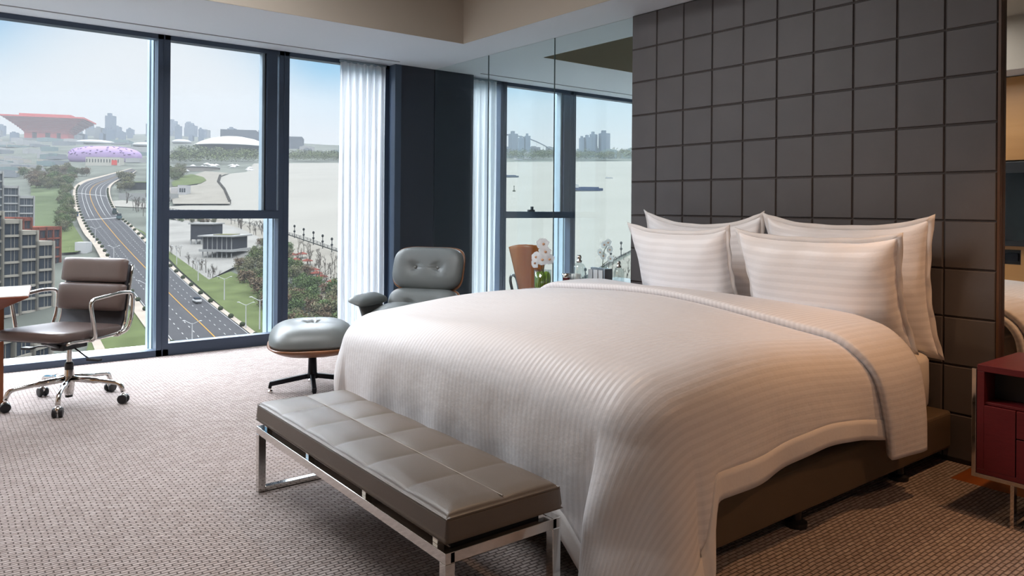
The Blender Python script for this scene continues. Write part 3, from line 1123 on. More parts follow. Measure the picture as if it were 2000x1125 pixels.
# ------------------------------------------------------------------ desk corner at the far left
M_desk = wood_mat('red_brown_desk_wood', (112, 60, 44), (140, 80, 58), .3, 5, (1, .2, 1))
dk = thing('desk', 'red-brown wooden desk with a slanting underside and pale painted-sheen top at the left edge', 'desk', (-4.30, -1.05, 0))
tp = MB()
tp.add([(-.6, -.55, .745), (.56, -.55, .745), (.635, .12, .745), (-.6, .12, .745), (-.6, -.55, .735), (.56, -.55, .735), (.635, .12, .735), (-.6, .12, .735),
        (-.6, -.45, .66), (.42, -.45, .66), (.46, .02, .66), (-.6, .02, .66)],
       [(0, 1, 2, 3), (0, 4, 5, 1), (1, 5, 6, 2), (2, 6, 7, 3), (3, 7, 4, 0), (4, 8, 9, 5), (5, 9, 10, 6), (6, 10, 11, 7), (7, 11, 8, 4), (8, 11, 10, 9)])
tp.build('desk_body', M_desk, dk, bevel=.003)
MB().prism([(-.595, -.545), (.557, -.545), (.63, .115), (-.595, .115)], .745, .749).build('lit_top', mat('desk_lit_top', (225, 222, 218), .12), dk)  # window light on the wooden top painted as a pale sheet
for x, y in ((-.55, -.4), (.435, -.20), (-.55, -.0)):
    MB().box((x - .025, y - .025, 0), (x + .025, y + .025, .67)).build('leg', mat('desk_leg_wood', (150, 92, 58), .4), dk, bevel=.003)

# ------------------------------------------------------------------ nightstands
M_red = mat('dark_red_lacquer', (96, 24, 30), .4, noise=.10, nscale=14, bump=.12, bscale=60, stretch=(1, 1, 8))


def nightstand(name, label, loc, hf=1):
    """front face looks to -x (away from the wall); origin on the floor at the wall-side corner; hf = 1: extends to -y"""
    t = thing(name, label, 'nightstand', loc)
    D, Wd, z0, z1 = .46, .95, .195, .655
    w = lambda y: y * hf
    def bx(a, b):
        ya, yb = sorted((w(a[1]), w(b[1])))
        return ((a[0], ya, a[2]), (b[0], yb, b[2]))
    body = MB()
    for a, b in (((-D, 0, z1 - .028), (0, -Wd, z1)), ((-D, 0, z0), (0, -Wd, z0 + .02)), ((-D, 0, z0 + .02), (0, -.028, z1 - .028)), ((-D, -Wd + .028, z0 + .02), (0, -Wd, z1 - .028)),
                 ((-.02, -.028, z0 + .02), (0, -Wd + .028, z1 - .028)), ((-D + .01, -.028, .488), (-.02, -Wd + .028, .50))):
        body.box(*bx(a, b))
    body.build('carcass', M_red, t, bevel=.002)
    MB().box(*bx((-D + .11, -.03, .502), (-.02, -Wd + .03, .625))).build('shelf_shade_block', M_black, t)  # black block standing in for the shade inside the open shelf
    MB().box(*bx((-D - .001, -.028, z0 + .02), (-D + .017, -.145, .486))).build('door', M_red, t, bevel=.0015)
    for za, zb in ((z0 + .02, .370), (.375, .486)):
        MB().box(*bx((-D - .001, -.149, za), (-D + .017, -Wd + .028, zb))).build('drawer', M_red, t, bevel=.0015)
    fr = MB()
    fr.box(*bx((-D, .003, z0 - .018), (0, -Wd - .003, z0 - .001))).box(*bx((-D + .0, .020, z0 - .018), (-D + .02, .003, z1 - .02)))
    fr.box(*bx((-.02, .020, z0 - .018), (0, .003, z1 - .02)))
    fr.build('chrome_frame', M_chrome, t, bevel=.001)
    for x in (-D + .0, -.035):
        for y in (-.128, -Wd + .10):
            MB().box(*bx((x, y, 0), (x + .034, y - .014, z0 - .018))).build('leg', M_chrome, t, bevel=.001)
    for y in (-.128, -Wd + .10):
        MB().box(*bx((-D + .034, y, 0), (-.035, y - .014, .012))).build('floor_rail', M_chrome, t)
    return t


nightstand('nightstand', 'dark red nightstand with open shelf and chrome legs at the right edge, near the bed', (-.26, -5.697, 0), 1)
nightstand('nightstand', 'nightstand hidden behind the bed on its window side, carrying the orchid vase', (-.02, -2.26, 0), 1)

# things on the far nightstand (top z = .655)
ZT = .6555
M_clear = glass_mat('clear_glass', (.90, .94, .94), .16, .02)
M_stem = mat('green_stems', (166, 208, 66), .5, noise=.25, nscale=60, stretch=(1, 1, .05))
M_petal = curtain_mat((.97, .96, .96, 1), 'orchid_petal', 0)
M_lip = mat('orchid_throat', (214, 160, 120), .6)
vase = tag(MB().lathe([(.066, 0), (.070, .004), (.072, .15), (.069, .15), (.066, .006), (.0, .006)], n=28).build('glass_vase', M_clear, smooth=True), 'round clear glass vase packed with green stems beyond the bed', 'vase')
vase.location = (-.33, -2.345, ZT)
st = thing('orchid_arrangement', 'white orchid blooms rising from the glass vase of green stems beyond the bed', 'orchid', (-.33, -2.345, ZT))
rnd = random.Random(8)
stem = MB()
for i in range(46):
    a, r = rnd.uniform(0, 6.28), .060 * sqrt(rnd.random())
    stem.tube([(r * cos(a), r * sin(a), .008), (r * cos(a + .15), r * sin(a + .15), rnd.uniform(.115, .14))], .0062, 6)
tag(stem.build('stem_bundle', M_stem, st), kind='stuff')
spr = MB()
spr.tube([(0, 0, .12), (.005, -.015, .20), (.0, -.03, .30), (-.01, -.02, .36)], .003, 6).tube([(0, 0, .12), (.01, .03, .19), (.0, .05, .25)], .003, 6)
spr.build('flower_stem', mat('dark_stem', (70, 80, 40), .6), st)


def bloom(parent, c, d, s):
    d = Vector(d).normalized()
    M0 = T(Vector(c)) @ d.to_track_quat('X', 'Z').to_matrix().to_4x4() @ Matrix.Scale(s, 4)
    b = MB()
    for k in range(5):
        a = 2 * pi * k / 5 + .3
        wd = .55 if k % 2 else .42
        def f(u, v, a=a, wd=wd):
            r = .9 * v
            w_ = wd * sin(min(1, v * 1.02) * pi) ** .6 * (u - .5) * 2
            return M0 @ V(.18 * sin(v * 2.4) - .1 * v * v, r * cos(a) - w_ * sin(a), r * sin(a) + w_ * cos(a))
        b.grid(5, 7, f)
    o = b.build('bloom', M_petal, parent, smooth=True, fix=False)
    MB().ell(M0 @ V(.16, 0, -.02), (.2 * s, .2 * s, .18 * s), 10, 6).build('throat', M_lip, o, smooth=True)
    return o


for c, d, s in (((-.03, -.045, .36), (-1, -.8, .2), .045), ((.0, .02, .36), (-.8, -1, .1), .042), ((-.02, -.06, .30), (-1, -.6, -.1), .046), ((.02, .01, .295), (-1, -1, 0), .045),
                ((-.03, .045, .25), (-1, -.4, .2), .044), ((-.02, -.02, .235), (-1, -1, -.2), .046), ((.0, -.08, .24), (-.5, -1, 0), .042), ((-.02, .07, .20), (-1, -.2, 0), .040)):
    bloom(st, c, d, s * 1.22)


def bottle(label, loc, s=1.0, matb=None):
    t = thing('glass_bottle', label, 'bottle', loc)
    MB().lathe([(.0, 0), (.036 * s, 0), (.038 * s, .006), (.038 * s, .15 * s), (.030 * s, .168 * s), (.014 * s, .176 * s), (.013 * s, .19 * s)], n=24).build('bottle_body', matb or M_clear, t, smooth=True)
    MB().lathe([(.016 * s, .178 * s), (.018 * s, .19 * s), (.010 * s, .195 * s), (.015 * s, .21 * s), (.010 * s, .224 * s)], n=16).build('stopper', M_chrome, t, smooth=True)
    return t


bottle('clear glass bottle with silver stopper, left of the silver card tray', (-.26, -2.70, ZT), 1.28)
bottle('clear glass bottle standing in for a bottle reflection, right of the card tray', (-.06, -2.93, ZT), 1.10)  # second bottle added in place of the first one's reflection
cup = thing('silver_cup', 'small polished silver cup between the vase and the glass bottle', 'cup', (-.30, -2.60, ZT))
cup.scale = (1, 1, 1.3)
MB().lathe([(.030, 0), (.030, .008), (.022, .016), (.030, .075), (.040, .105), (.037, .105), (.026, .05), (0, .03)], n=24).build('cup_body', M_chrome, cup, smooth=True)
wc = thing('porcelain_cup', 'small white porcelain cup tucked behind the silver cup', 'cup', (-.20, -2.60, ZT))
wc.scale = (1, 1, 1.3)
MB().lathe([(.020, 0), (.024, .01), (.036, .06), (.038, .10), (.035, .10), (.030, .05), (0, .02)], n=24).build('cup_body', mat('porcelain', (244, 244, 240), .2), wc, smooth=True)
ab = thing('card_tray', 'silver-grey tray holding upright white cards between the two glass bottles', 'tray', (-.15, -2.80, ZT))
ab.scale = (1, .92, 1.5)
M_tray = mat('brushed_silver', (150, 160, 168), .35, .6)
MB().box((.03, -.105, 0), (.045, .13, .125)).box((-.04, -.105, 0), (.045, .13, .012)).box((-.04, -.12, 0), (.045, -.105, .125)).build('tray_body', M_tray, ab, bevel=.002)
for k, y in enumerate((.09, .025, -.035)):
    MB().box((-.01, y - .025, .025 + .0 * k), (-.004, y + .025, .115)).build('card', mat('white_card', (222, 228, 232), .5), ab, bevel=.001)
MB().grid(10, 3, lambda u, v: (-.014, -.075 - .022 * cos(-1.2 + 2.4 * u) * (.7 + .3 * v), .07 + .035 * sin(-1.2 + 2.4 * u) * (.8 + .2 * v))).build('dark_crescent', M_black, ab, solid=.003)

# beyond the glass: chair and orchid spray added in place of reflections
ch = thing('reflected_chair', 'wooden-backed shell chair standing in for the lounge chair reflection, left of the orchid', 'chair', (.34, -1.35, 0), radians(38))
def shf(u, v):
    z = .44 + .52 * v
    w_ = .09 + .11 * v
    a = (u - .5) * 1.9
    return (.10 - .16 * cos(a) - .10 * v, w_ * sin(a) / sin(.95) * .9, z - .03 * (2 * u - 1) ** 2 * v)
MB().grid(20, 14, shf).build('back_shell', wood_mat('amber_ply', (200, 112, 54), (222, 140, 80), .18, 4), ch, smooth=True, solid=.014)
MB().grid(20, 14, lambda u, v: tuple(Vector(shf(.04 + .92 * u, .05 + .9 * v)) + V(.028, 0, 0))).build('back_pad', M_lea, ch, smooth=True, solid=.03)
MB().ell((.12, 0, .43), (.24, .23, .045), 32, 8, e=.6).build('seat', M_lea, ch, smooth=True)
for s_ in (-1, 1):
    MB().tube(fillet([V(-.10, s_ * .12, .40), V(-.12, s_ * .17, .62), V(.0, s_ * .18, .66), V(.14, s_ * .17, .62), V(.12, s_ * .12, .42)], .06), .014, 8).build('arm', M_black, ch, smooth=True)
for k in range(4):
    a = pi / 4 + k * pi / 2
    MB().bar((.10, 0, .40), (.10 + .26 * cos(a), .26 * sin(a), 0.01), .022).build('leg', M_blackm, ch)
vt = thing('vanity_shelf', 'low stone vanity shelf beyond the glass partition behind the card tray', 'shelf', (.62, -2.45, 0))
MB().box((-.25, -.55, .60), (.25, .45, .66)).build('shelf_top', mat('vanity_stone', (200, 200, 196), .3), vt, bevel=.004)
MB().box((-.2, -.5, 0), (.2, .4, .60)).build('shelf_body', mat('vanity_body', (120, 116, 110), .5), vt)
os_ = thing('orchid_reflection', 'pale orchid spray standing in for the orchid reflection in the glass, above the tray', 'orchid', (.52, -2.18, .66))
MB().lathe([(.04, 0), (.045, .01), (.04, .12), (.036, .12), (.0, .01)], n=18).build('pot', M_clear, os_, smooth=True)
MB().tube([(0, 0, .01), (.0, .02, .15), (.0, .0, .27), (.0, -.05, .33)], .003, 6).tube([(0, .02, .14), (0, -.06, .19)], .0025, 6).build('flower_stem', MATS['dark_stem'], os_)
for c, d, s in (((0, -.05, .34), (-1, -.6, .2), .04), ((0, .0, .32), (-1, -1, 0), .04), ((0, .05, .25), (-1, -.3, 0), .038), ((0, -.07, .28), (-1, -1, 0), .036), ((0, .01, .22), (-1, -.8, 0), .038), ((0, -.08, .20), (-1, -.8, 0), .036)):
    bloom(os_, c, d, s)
# ------------------------------------------------------------------ the city and river far below, on rising ground
FH = Vector((sin(YAW), cos(YAW), 0))
CAMP = Vector((CAMX, CAMY, CAMZ))
GT = (CY - 235) / FPX          # ground slope away from the tower
H0 = 60.0                      # the room is 60 m above it


def gz(x, y): return CAMZ - H0 + GT * ((x - CAMX) * FH.x + (y - CAMY) * FH.y)


def G(px, py, h=0.0):
    """ground point of the city map (h above ground)"""
    d = _F + _R2 * (px - CX) / FPX - _U2 * (py - CY) / FPX
    k = d.z - GT * (d.x * FH.x + d.y * FH.y)
    t = (-H0 + h) / k
    return CAMP + d * t


def scale_at(py): return H0 / (((py - CY) / FPX) + GT) / FPX     # metres per map pixel


KA = .395   # darkens all outdoor colours to offset the boosted upper sky
def emat(name, col, rough=.9, noise=0, nscale=.05, **k):
    k.setdefault('spec', 0.0)
    return mat(name, tuple(v * KA for v in col), rough, noise=noise, nscale=nscale, **k)


def ground_poly(name, pts, h, m, kind='structure', label=None, cat=None, group=None):
    bm = bmesh.new()
    vs = [bm.verts.new(G(x, y, h)) for x, y in pts]
    f = bm.faces.new(vs)
    if f.normal.z < 0 or True:
        bmesh.ops.recalc_face_normals(bm, faces=bm.faces)
    bmesh.ops.triangulate(bm, faces=bm.faces)
    f0 = next(iter(bm.faces))
    f0.normal_update()
    if f0.normal.z < 0: bmesh.ops.reverse_faces(bm, faces=bm.faces)
    me = bpy.data.meshes.new(name)
    bm.to_mesh(me)
    bm.free()
    me.materials.append(m)
    o = bpy.data.objects.new(name, me)
    COL.objects.link(o)
    return tag(o, label, cat, group, kind)


M_land = emat('city_ground', (118, 122, 112), noise=.35, nscale=.02)
M_water = emat('river_water', (172, 168, 158), .9, noise=.05, nscale=.03, bump=.3, bscale=.25, spec=0, stretch=(.4, 1, 1))
M_road = emat('asphalt', (88, 88, 90), noise=.06, nscale=.2)
M_side = emat('pale_pavement', (196, 182, 166), noise=.12, nscale=.2)
M_lawn = emat('lawn_grass', (100, 112, 68), noise=.22, nscale=.12)
M_plaza = emat('plaza_paving', (164, 161, 154), noise=.14, nscale=.08)
M_quay = emat('quay_stone', (158, 152, 140), noise=.10, nscale=.1)
M_white = emat('white_paint', (236, 236, 234))
M_mark = emat('lane_paint', (226, 226, 222))
M_yell = emat('yellow_line', (214, 160, 72))
# terrain out to the haze
ground_poly('ground_terrain', [(-900, 262), (300, 262), (640, 283), (1250, 297), (2600, 300), (5000, 1400), (1000, 3000), (-4000, 1500)], -.5, M_land)
ground_poly('river', [(496, 319), (1600, 313), (2200, 330), (1600, 420), (1330, 452), (1240, 484), (1130, 546), (1000, 660), (860, 640), (760, 548), (665, 492), (565, 458), (480, 436), (332, 408),
                      (120, 398), (240, 391), (335, 403), (399, 399), (451, 399), (439, 371), (427, 355), (431, 344), (449, 339), (481, 336)], 0, M_water)
# peninsula, plaza, lawns
ground_poly('quay_peninsula', [(338, 398), (450, 398), (438, 371), (426, 356), (430, 344), (447, 338), (400, 334), (370, 345), (395, 352), (385, 361), (330, 366)], 1.2, M_quay)
ground_poly('lawn_round', [(335, 356), (352, 344), (375, 340), (398, 346), (403, 352), (392, 358), (360, 362), (338, 364)], 1.6, M_lawn)
ground_poly('promenade', [(332, 408), (480, 436), (565, 460), (665, 494), (760, 552), (860, 648), (1000, 668), (1130, 556), (1240, 492), (1400, 442), (1400, 520), (1240, 580), (1130, 690), (900, 800), (640, 590), (540, 500), (330, 424)], .4, M_quay)
ground_poly('plaza', [(300, 428), (420, 434), (470, 446), (520, 470), (500, 500), (440, 530), (408, 546), (330, 494), (292, 470)], .6, M_plaza)
ground_poly('roadside_lawn', [(262, 444), (300, 470), (335, 494), (408, 546), (450, 530), (520, 560), (620, 720), (560, 740), (480, 640), (352, 528), (280, 452)], .7, M_lawn)
ground_poly('side_lawn', [(140, 434), (172, 486), (150, 492), (120, 494), (112, 455)], .7, M_lawn)
ground_poly('side_lawn_2', [(255, 604), (292, 628), (292, 760), (150, 760), (180, 640)], .8, M_lawn)
ground_poly('path_pale', [(176, 660), (190, 652), (215, 700), (240, 760), (215, 760)], 1.0, M_side)
ground_poly('park_path', [(618, 640), (625, 590), (634, 578), (640, 585), (636, 640)], 1.2, M_side)
ground_poly('side_park', [(60, 345), (140, 352), (130, 400), (138, 440), (100, 470), (60, 440)], .5, emat('park_scrub', (98, 110, 78), noise=.3, nscale=.04))

# the avenue: left edge, centre line and right edge of the carriageway
RL = [(258, 329), (227, 338), (199, 346), (171, 354), (155, 364), (150.5, 377), (153.6, 402), (163.5, 430), (178, 455), (199, 481), (238, 542), (275, 592), (335, 668), (420, 780)]
RC = [(262, 331), (240, 340), (214, 350), (190, 359), (178, 369), (176, 382), (183, 402), (196, 424), (216, 449), (243, 480), (300, 540), (345, 587), (414, 653), (520, 760)]
RR2 = [(266, 333), (252, 342), (228, 352), (214, 361), (209, 370), (209.5, 383), (217, 403), (232, 425), (255, 445), (290, 481), (352, 542), (412, 594), (489, 653), (620, 760)]


def resample(pts, n, h):
    P3 = []
    for i in range(len(pts) - 1):
        for k in range(12):
            t = k / 12
            p0 = Vector(pts[max(i - 1, 0)]); p1 = Vector(pts[i]); p2 = Vector(pts[i + 1]); p3 = Vector(pts[min(i + 2, len(pts) - 1)])
            q = .5 * ((2 * p1) + (p2 - p0) * t + (2 * p0 - 5 * p1 + 4 * p2 - p3) * t * t + (3 * p1 - p0 - 3 * p2 + p3) * t ** 3)
            P3.append(G(q.x, q.y, h))
    return P3


rl, rc, rr = resample(RL, 0, 1.0), resample(RC, 0, 1.0), resample(RR2, 0, 1.0)
NR = len(rl)


def lane(v, i):
    """v from -1 (left kerb) over 0 (centre line) to 1 (right kerb) at sample i (float)"""
    k = min(int(i), NR - 2)
    f = i - k
    a, b, c = rl[k].lerp(rl[k + 1], f), rc[k].lerp(rc[k + 1], f), rr[k].lerp(rr[k + 1], f)
    return b.lerp(a, -v) if v < 0 else b.lerp(c, v)


def ribbon(v0, v1, h, i0=0, i1=None, step=1.0):
    vs, fs = [], []
    i1 = i1 or NR - 1
    n = int((i1 - i0) / step)
    for k in range(n + 1):
        i = i0 + (i1 - i0) * k / n
        for v in (v0, v1):
            p = lane(v, i)
            vs.append((p.x, p.y, p.z + h))
    for k in range(n): fs.append((2 * k, 2 * k + 1, 2 * k + 3, 2 * k + 2))
    return vs, fs


tag(MB().add(*ribbon(-1, 1, 0)).build('road', M_road, fix=False), kind='structure')
for a, b in ((-1.34, -1.01), (1.01, 1.20)):
    tag(MB().add(*ribbon(a, b, .12)).build('pavement', M_side, fix=False), kind='structure')
tag(MB().add(*ribbon(-.016, .016, .06)).build('road_centre_line', M_yell, fix=False), kind='structure')
mk = MB()
for v in (-.96, .96): mk.add(*ribbon(v - .008, v + .008, .06))
for v in (-.34, -.62, .34, .62): mk.add(*ribbon(v - .011, v + .011, .06, 10, 82))
arc_l = [0]
for i in range(1, NR): arc_l.append(arc_l[-1] + (rc[i] - rc[i - 1]).length)
def at_len(s):
    for i in range(1, NR):
        if arc_l[i] >= s: return i - 1 + (s - arc_l[i - 1]) / (arc_l[i] - arc_l[i - 1])
    return NR - 1
s_ = arc_l[82] + 2
while s_ < arc_l[-1] - 4:
    for v in (-.34, -.62, .34, .62):
        i0, i1 = at_len(s_), at_len(s_ + 1.8)
        mk.add(*ribbon(v - .009, v + .009, .06, i0, i1, max(.01, (i1 - i0) / 1.01)))
    s_ += 5.6
tag(mk.build('lane_markings', M_mark, fix=False), kind='structure')
mk = MB()
for i0 in (60, 84): mk.add(*ribbon(-.95, .95, .07, i0, i0 + .35, .3))
tag(mk.build('stop_lines', M_mark, fix=False), kind='structure')
# low kerb planters along both kerbs
M_hedge = emat('dark_shrub', (66, 76, 52), noise=.3, nscale=.5)
pl = MB().ell((0, 0, .7), (.85, .7, .7), 8, 5)
p0 = tag(pl.build('kerb_planter', M_hedge), 'small dark kerbside shrub along the curving avenue pavement', 'shrub', 'kerbside shrubs along the avenue')
cnt = 0
s_ = arc_l[48]
while s_ < arc_l[-1] - 8:
    for v in (-1.04, 1.05):
        p = lane(v, at_len(s_))
        o = p0 if cnt == 0 else p0.copy()
        if cnt: COL.objects.link(o)
        o.location = p
        o['label'] = 'small dark shrub on the ' + ('left' if v < 0 else 'right') + ' kerb of the avenue, ' + ('by the straight near stretch' if s_ > arc_l[100] else 'round the far bend')
        cnt += 1
    s_ += 13.0

# ------------------------------------------------------------------ buildings
M_bglass = emat('dark_facade_glass', (58, 66, 76), .25)
M_bframe = emat('beige_facade', (196, 188, 172), noise=.05)


def frame3(a, b, z0=None):
    """unit axes of a facade running from ground point a to b"""
    d = Vector((b.x - a.x, b.y - a.y, 0))
    w = d.length
    d.normalize()
    n = Vector((d.y, -d.x, 0))          # towards the viewer side
    if n.dot(CAMP - a) < 0: n = -n
    return d, n, w


def facade_block(root, a, b, hts, depth, floor=3.4, bay=4.0, wall=None, glassm=None, zfix=None, top=True):
    """stepped facade: hts = list of heights across the front from a to b; each bay a frame with glass set back"""
    d, n, w = frame3(a, b)
    base = min(a.z, b.z) - 3
    o = root.location
    wb, gb = MB(), MB()
    k = len(hts)
    for i, h in enumerate(hts):
        x0, x1 = w * i / k, w * (i + 1) / k
        P = lambda x, y, z: a + d * x - n * y + Vector((0, 0, z)) - o - Vector((0, 0, a.z - base)) * 0
        M = Matrix(((d.x, -n.x, 0, a.x - o.x), (d.y, -n.y, 0, a.y - o.y), (0, 0, 1, base - o.z), (0, 0, 0, 1)))
        H = h + (a.z - base)
        gb.box((x0 + .3, .5, 0), (x1 - .3, depth - .5, H - .8), M)
        wb.box((x0, .2, H - 1.2), (x1, depth, H), M)
        wb.box((x0, depth - .5, 0), (x1, depth, H), M)
        nf = max(1, int(H / floor))
        for f in range(nf):
            z = H - 1.0 - f * floor
            if z > 0: wb.box((x0, 0, z - .35), (x1, .7, z + .35), M).box((x0, .0, z - .35), (x0 + .7, depth, z + .35), M).box((x1 - .7, .0, z - .35), (x1, depth, z + .35), M)
        nb = max(1, round((x1 - x0) / bay))
        for q in range(nb + 1):
            x = x0 + (x1 - x0) * q / nb
            wb.box((x - .3, 0, 0), (x + .3, .7, H), M)
        nb = max(1, round(depth / bay))
        for q in range(nb + 1):
            y = depth * q / nb
            for x in (x0, x1): wb.box((x - .25, y - .3, 0), (x + .25, y + .3, H), M)
        # thin window bars
        for q in range(int((x1 - x0) / 1.1)):
            x = x0 + .6 + q * 1.1
            gb_ = .05
            wb.box((x - gb_, .38, 0), (x + gb_, .52, H - 1), M) if q % 3 != 1 else None
    wb.build('wall', wall or M_bframe, root, fix=False)
    gb.build('windows', glassm or M_bglass, root, fix=False)
    return root


def building(name, label, cat, a, group=None):
    return thing(name, label, cat, G(*a), 0, group)


bA = building('apartment_block', 'beige terraced apartment block with stepped roofs, left of the desk chair back', 'building', (40, 600))
facade_block(bA, G(-70, 640), G(104, 596), [34, 33, 30.5, 27, 23.5], 16, 4.0, 8)
bB = building('apartment_block', 'nearest beige apartment block low behind the desk, cut by the window sill', 'building', (20, 800))
facade_block(bB, G(-60, 900), G(100, 800), [22, 20, 20, 17], 14, 3.8, 8)
bC = building('apartment_block', 'grey terraced block with white outlined windows at the far left, above the brick block', 'building', (20, 470))
facade_block(bC, G(-60, 470), G(66, 455), [31, 34, 27, 22], 18, 4, 5, emat('white_outline', (206, 206, 202)), emat('slate_glass', (78, 86, 96), .3))
bD = building('brick_block', 'red brick block with large square windows beside the avenue', 'building', (60, 520))
facade_block(bD, G(-40, 560), G(118, 510), [22, 24, 24, 20, 20], 18, 3.8, 5, emat('red_brick', (158, 84, 66), noise=.15, nscale=.3), M_bglass)


def box_at(root_name, label, cat, px0, px1, py, h, depth, m, roofm=None, group=None, py2=None, over=0.0, lift=0.0):
    a, b = G(px0, py), G(px1, py2 or py)
    d, n, w = frame3(a, b)
    t = thing(root_name, label, cat, (a + b) / 2, 0, group)
    o = t.location
    M = Matrix(((d.x, -n.x, 0, a.x - o.x), (d.y, -n.y, 0, a.y - o.y), (0, 0, 1, a.z - o.z), (0, 0, 0, 1)))
    MB().box((0, 0, lift - (0 if lift else 4)), (w, depth, h), M).build('wall', m, t)
    if roofm: MB().box((-over, -over, h), (w + over, depth + over, h + max(.5, h * .06)), M).build('roof', roofm, t)
    return t, M, w


# two glass pavilions on the plaza
M_dkg = emat('pavilion_glass', (64, 66, 74), .3)
M_grey = emat('pale_concrete', (190, 190, 186))
t, M, w = box_at('glass_pavilion', 'flat-roofed glass pavilion with a green roof on the riverside plaza', 'building', 396, 452, 506, 9.5, 16, M_dkg, M_grey, None, 507, 1.6, 4.2)
MB().box((3, 3, 10.1), (w - 2, 13, 10.35), M).build('green_roof', emat('sedum_roof', (132, 130, 92), noise=.2, nscale=.4), t)
MB().box((-1.2, -1.2, 3.2), (w + 1.2, 17, 4.2), M).build('terrace_slab', M_grey, t)
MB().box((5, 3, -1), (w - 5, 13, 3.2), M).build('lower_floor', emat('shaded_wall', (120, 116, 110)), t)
for q in range(7):
    MB().box((w * q / 6 - .15, -.15, 0), (w * q / 6 + .15, .15, 9.5), M).build('column', M_grey, t)
t, M, w = box_at('glass_pavilion', 'dark glass pavilion on stilts behind the green-roofed one on the plaza', 'building', 372, 414, 480, 10, 14, M_dkg, M_grey, None, 480, .8, 3)
for q in range(5):
    MB().box((w * q / 4 - .3, .2, -1), (w * q / 4 + .3, .8, 3), M).build('column', M_grey, t)
t, M, w = box_at('block_house', 'small white block building on the quay peninsula, left window pane', 'building', 333, 346, 380, 5, 9, emat('pinkish_white', (224, 218, 214)), M_white)
t, M, w = box_at('block_house', 'white house with dark windows at the tip side of the quay peninsula', 'building', 347, 364, 383, 8, 9, emat('white_render', (226, 224, 222)), M_grey)
for q in range(3): MB().box((w * (.2 + .25 * q), -.1, 3), (w * (.2 + .25 * q) + 1.1, .1, 6), M).build('window', M_bglass, t)

# red pavilion: inverted stepped pyramid
M_red2 = mat('pavilion_red', (104, 36, 32), .9, spec=0)
rp = thing('red_pavilion', 'large red pavilion shaped like an upturned stepped pyramid on the hazy skyline', 'building', G(98, 272))
a, b = G(56, 272), G(139, 272)
d, n, w = frame3(a, b)
sc = w / 83
o = rp.location
M = Matrix(((d.x, -n.x, 0, 0), (d.y, -n.y, 0, 0), (0, 0, 1, 0), (0, 0, 0, 1)))
lev = 10
for k in range(lev):
    hw = (43 + 36 * (k / (lev - 1)) ** 1.15) * sc
    z0, z1 = (12 + k * 3.4) * sc, (12 + k * 3.4 + 3.3) * sc
    MB().box((-hw, -hw * .8, z0), (hw, hw * .8, z1), M).build('tier', M_red2, rp)
MB().box((-50 * sc, -40 * sc, 46 * sc), (50 * sc, 40 * sc, 52 * sc), M).build('roof_block', M_red2, rp)
for x0, x1 in ((-42, -27), (-18, -2), (8, 20), (28, 42)):
    MB().box((x0 * sc, -32 * sc, -10 * sc), (x1 * sc, 32 * sc, 12 * sc), M).build('pier', M_red2, rp)
MB().box((-60 * sc, -34 * sc, -8 * sc), (60 * sc, 40 * sc, -1 * sc), M).build('podium', emat('podium_grey', (170, 168, 166)), rp)

# purple domed hall with bumps
M_pur = emat('lilac_membrane', (206, 176, 226))
pp = thing('lilac_hall', 'lilac quilted dome-shaped hall beyond the bend of the avenue', 'building', G(188, 316))
sc = scale_at(316)
Mr = Matrix(((_R.x, FH.x, 0, 0), (_R.y, FH.y, 0, 0), (0, 0, 1, 0), (0, 0, 0, 1)))
MB().ell(Mr @ V(0, 30 * sc, 10 * sc), (62 * sc, 36 * sc, 20 * sc), 48, 16, Mr, e=.75).build('membrane', M_pur, pp, smooth=True)
bb = MB()
rnd = random.Random(4)
for k in range(60):
    a = -pi / 2 + rnd.uniform(-1.3, 1.3)
    ph = rnd.uniform(.05, 1.1)
    p = V(62 * sc * cos(ph) ** .75 * math.copysign(abs(cos(a)) ** .75, cos(a)), 30 * sc + 36 * sc * cos(ph) ** .75 * math.copysign(abs(sin(a)) ** .75, sin(a)), 10 * sc + 20 * sc * sin(ph) ** .75)
    p = Mr @ p
    bb.ell(p, (1.7 * sc, 1.7 * sc, 1.2 * sc), 8, 5)
tag(bb.build('cushion_bumps', emat('lilac_deep', (196, 164, 220)), pp, smooth=True), kind='stuff')
t, M, w = box_at('long_hall', 'long cream building with small windows and red panels in front of the lilac hall', 'building', 167, 234, 323, 10, 14, emat('cream_wall', (232, 228, 212)), M_grey)
for q in range(12): MB().box((w * (q + .3) / 12, -.2, 4), (w * (q + .6) / 12, .1, 8), M).build('window', M_bglass, t)
MB().box((w * .76, -.4, 1), (w * .92, .05, 7), M).build('red_panel', M_red2, t)

# the saucer arena
ar = thing('saucer_arena', 'wide white saucer-shaped arena on the far river bank', 'building', G(455, 300))
sc = scale_at(300)
prof = [(34, 0), (50, 3), (60, 8), (66, 11), (67, 12)]
MB().lathe([(r * sc, z * sc) for r, z in prof], n=48).build('lower_bowl', emat('arena_bowl', (120, 138, 150), .5), ar, smooth=True)
prof = [(67, 12), (66, 13), (54, 20), (38, 26), (18, 30), (0.5, 31)]
MB().lathe([(r * sc, z * sc) for r, z in prof], n=48).build('roof_dome', emat('arena_roof', (240, 236, 226), .5), ar, smooth=True)
t, M, w = box_at('dark_hall', 'long dark flat hall behind the saucer arena', 'building', 560, 590, 290, 24, 60, emat('slate_hall', (112, 120, 132)), None)
t, M, w = box_at('dark_hall', 'low dark roof just behind the saucer arena dome', 'building', 430, 500, 286, 36, 60, emat('slate_hall', (112, 120, 132)), None)

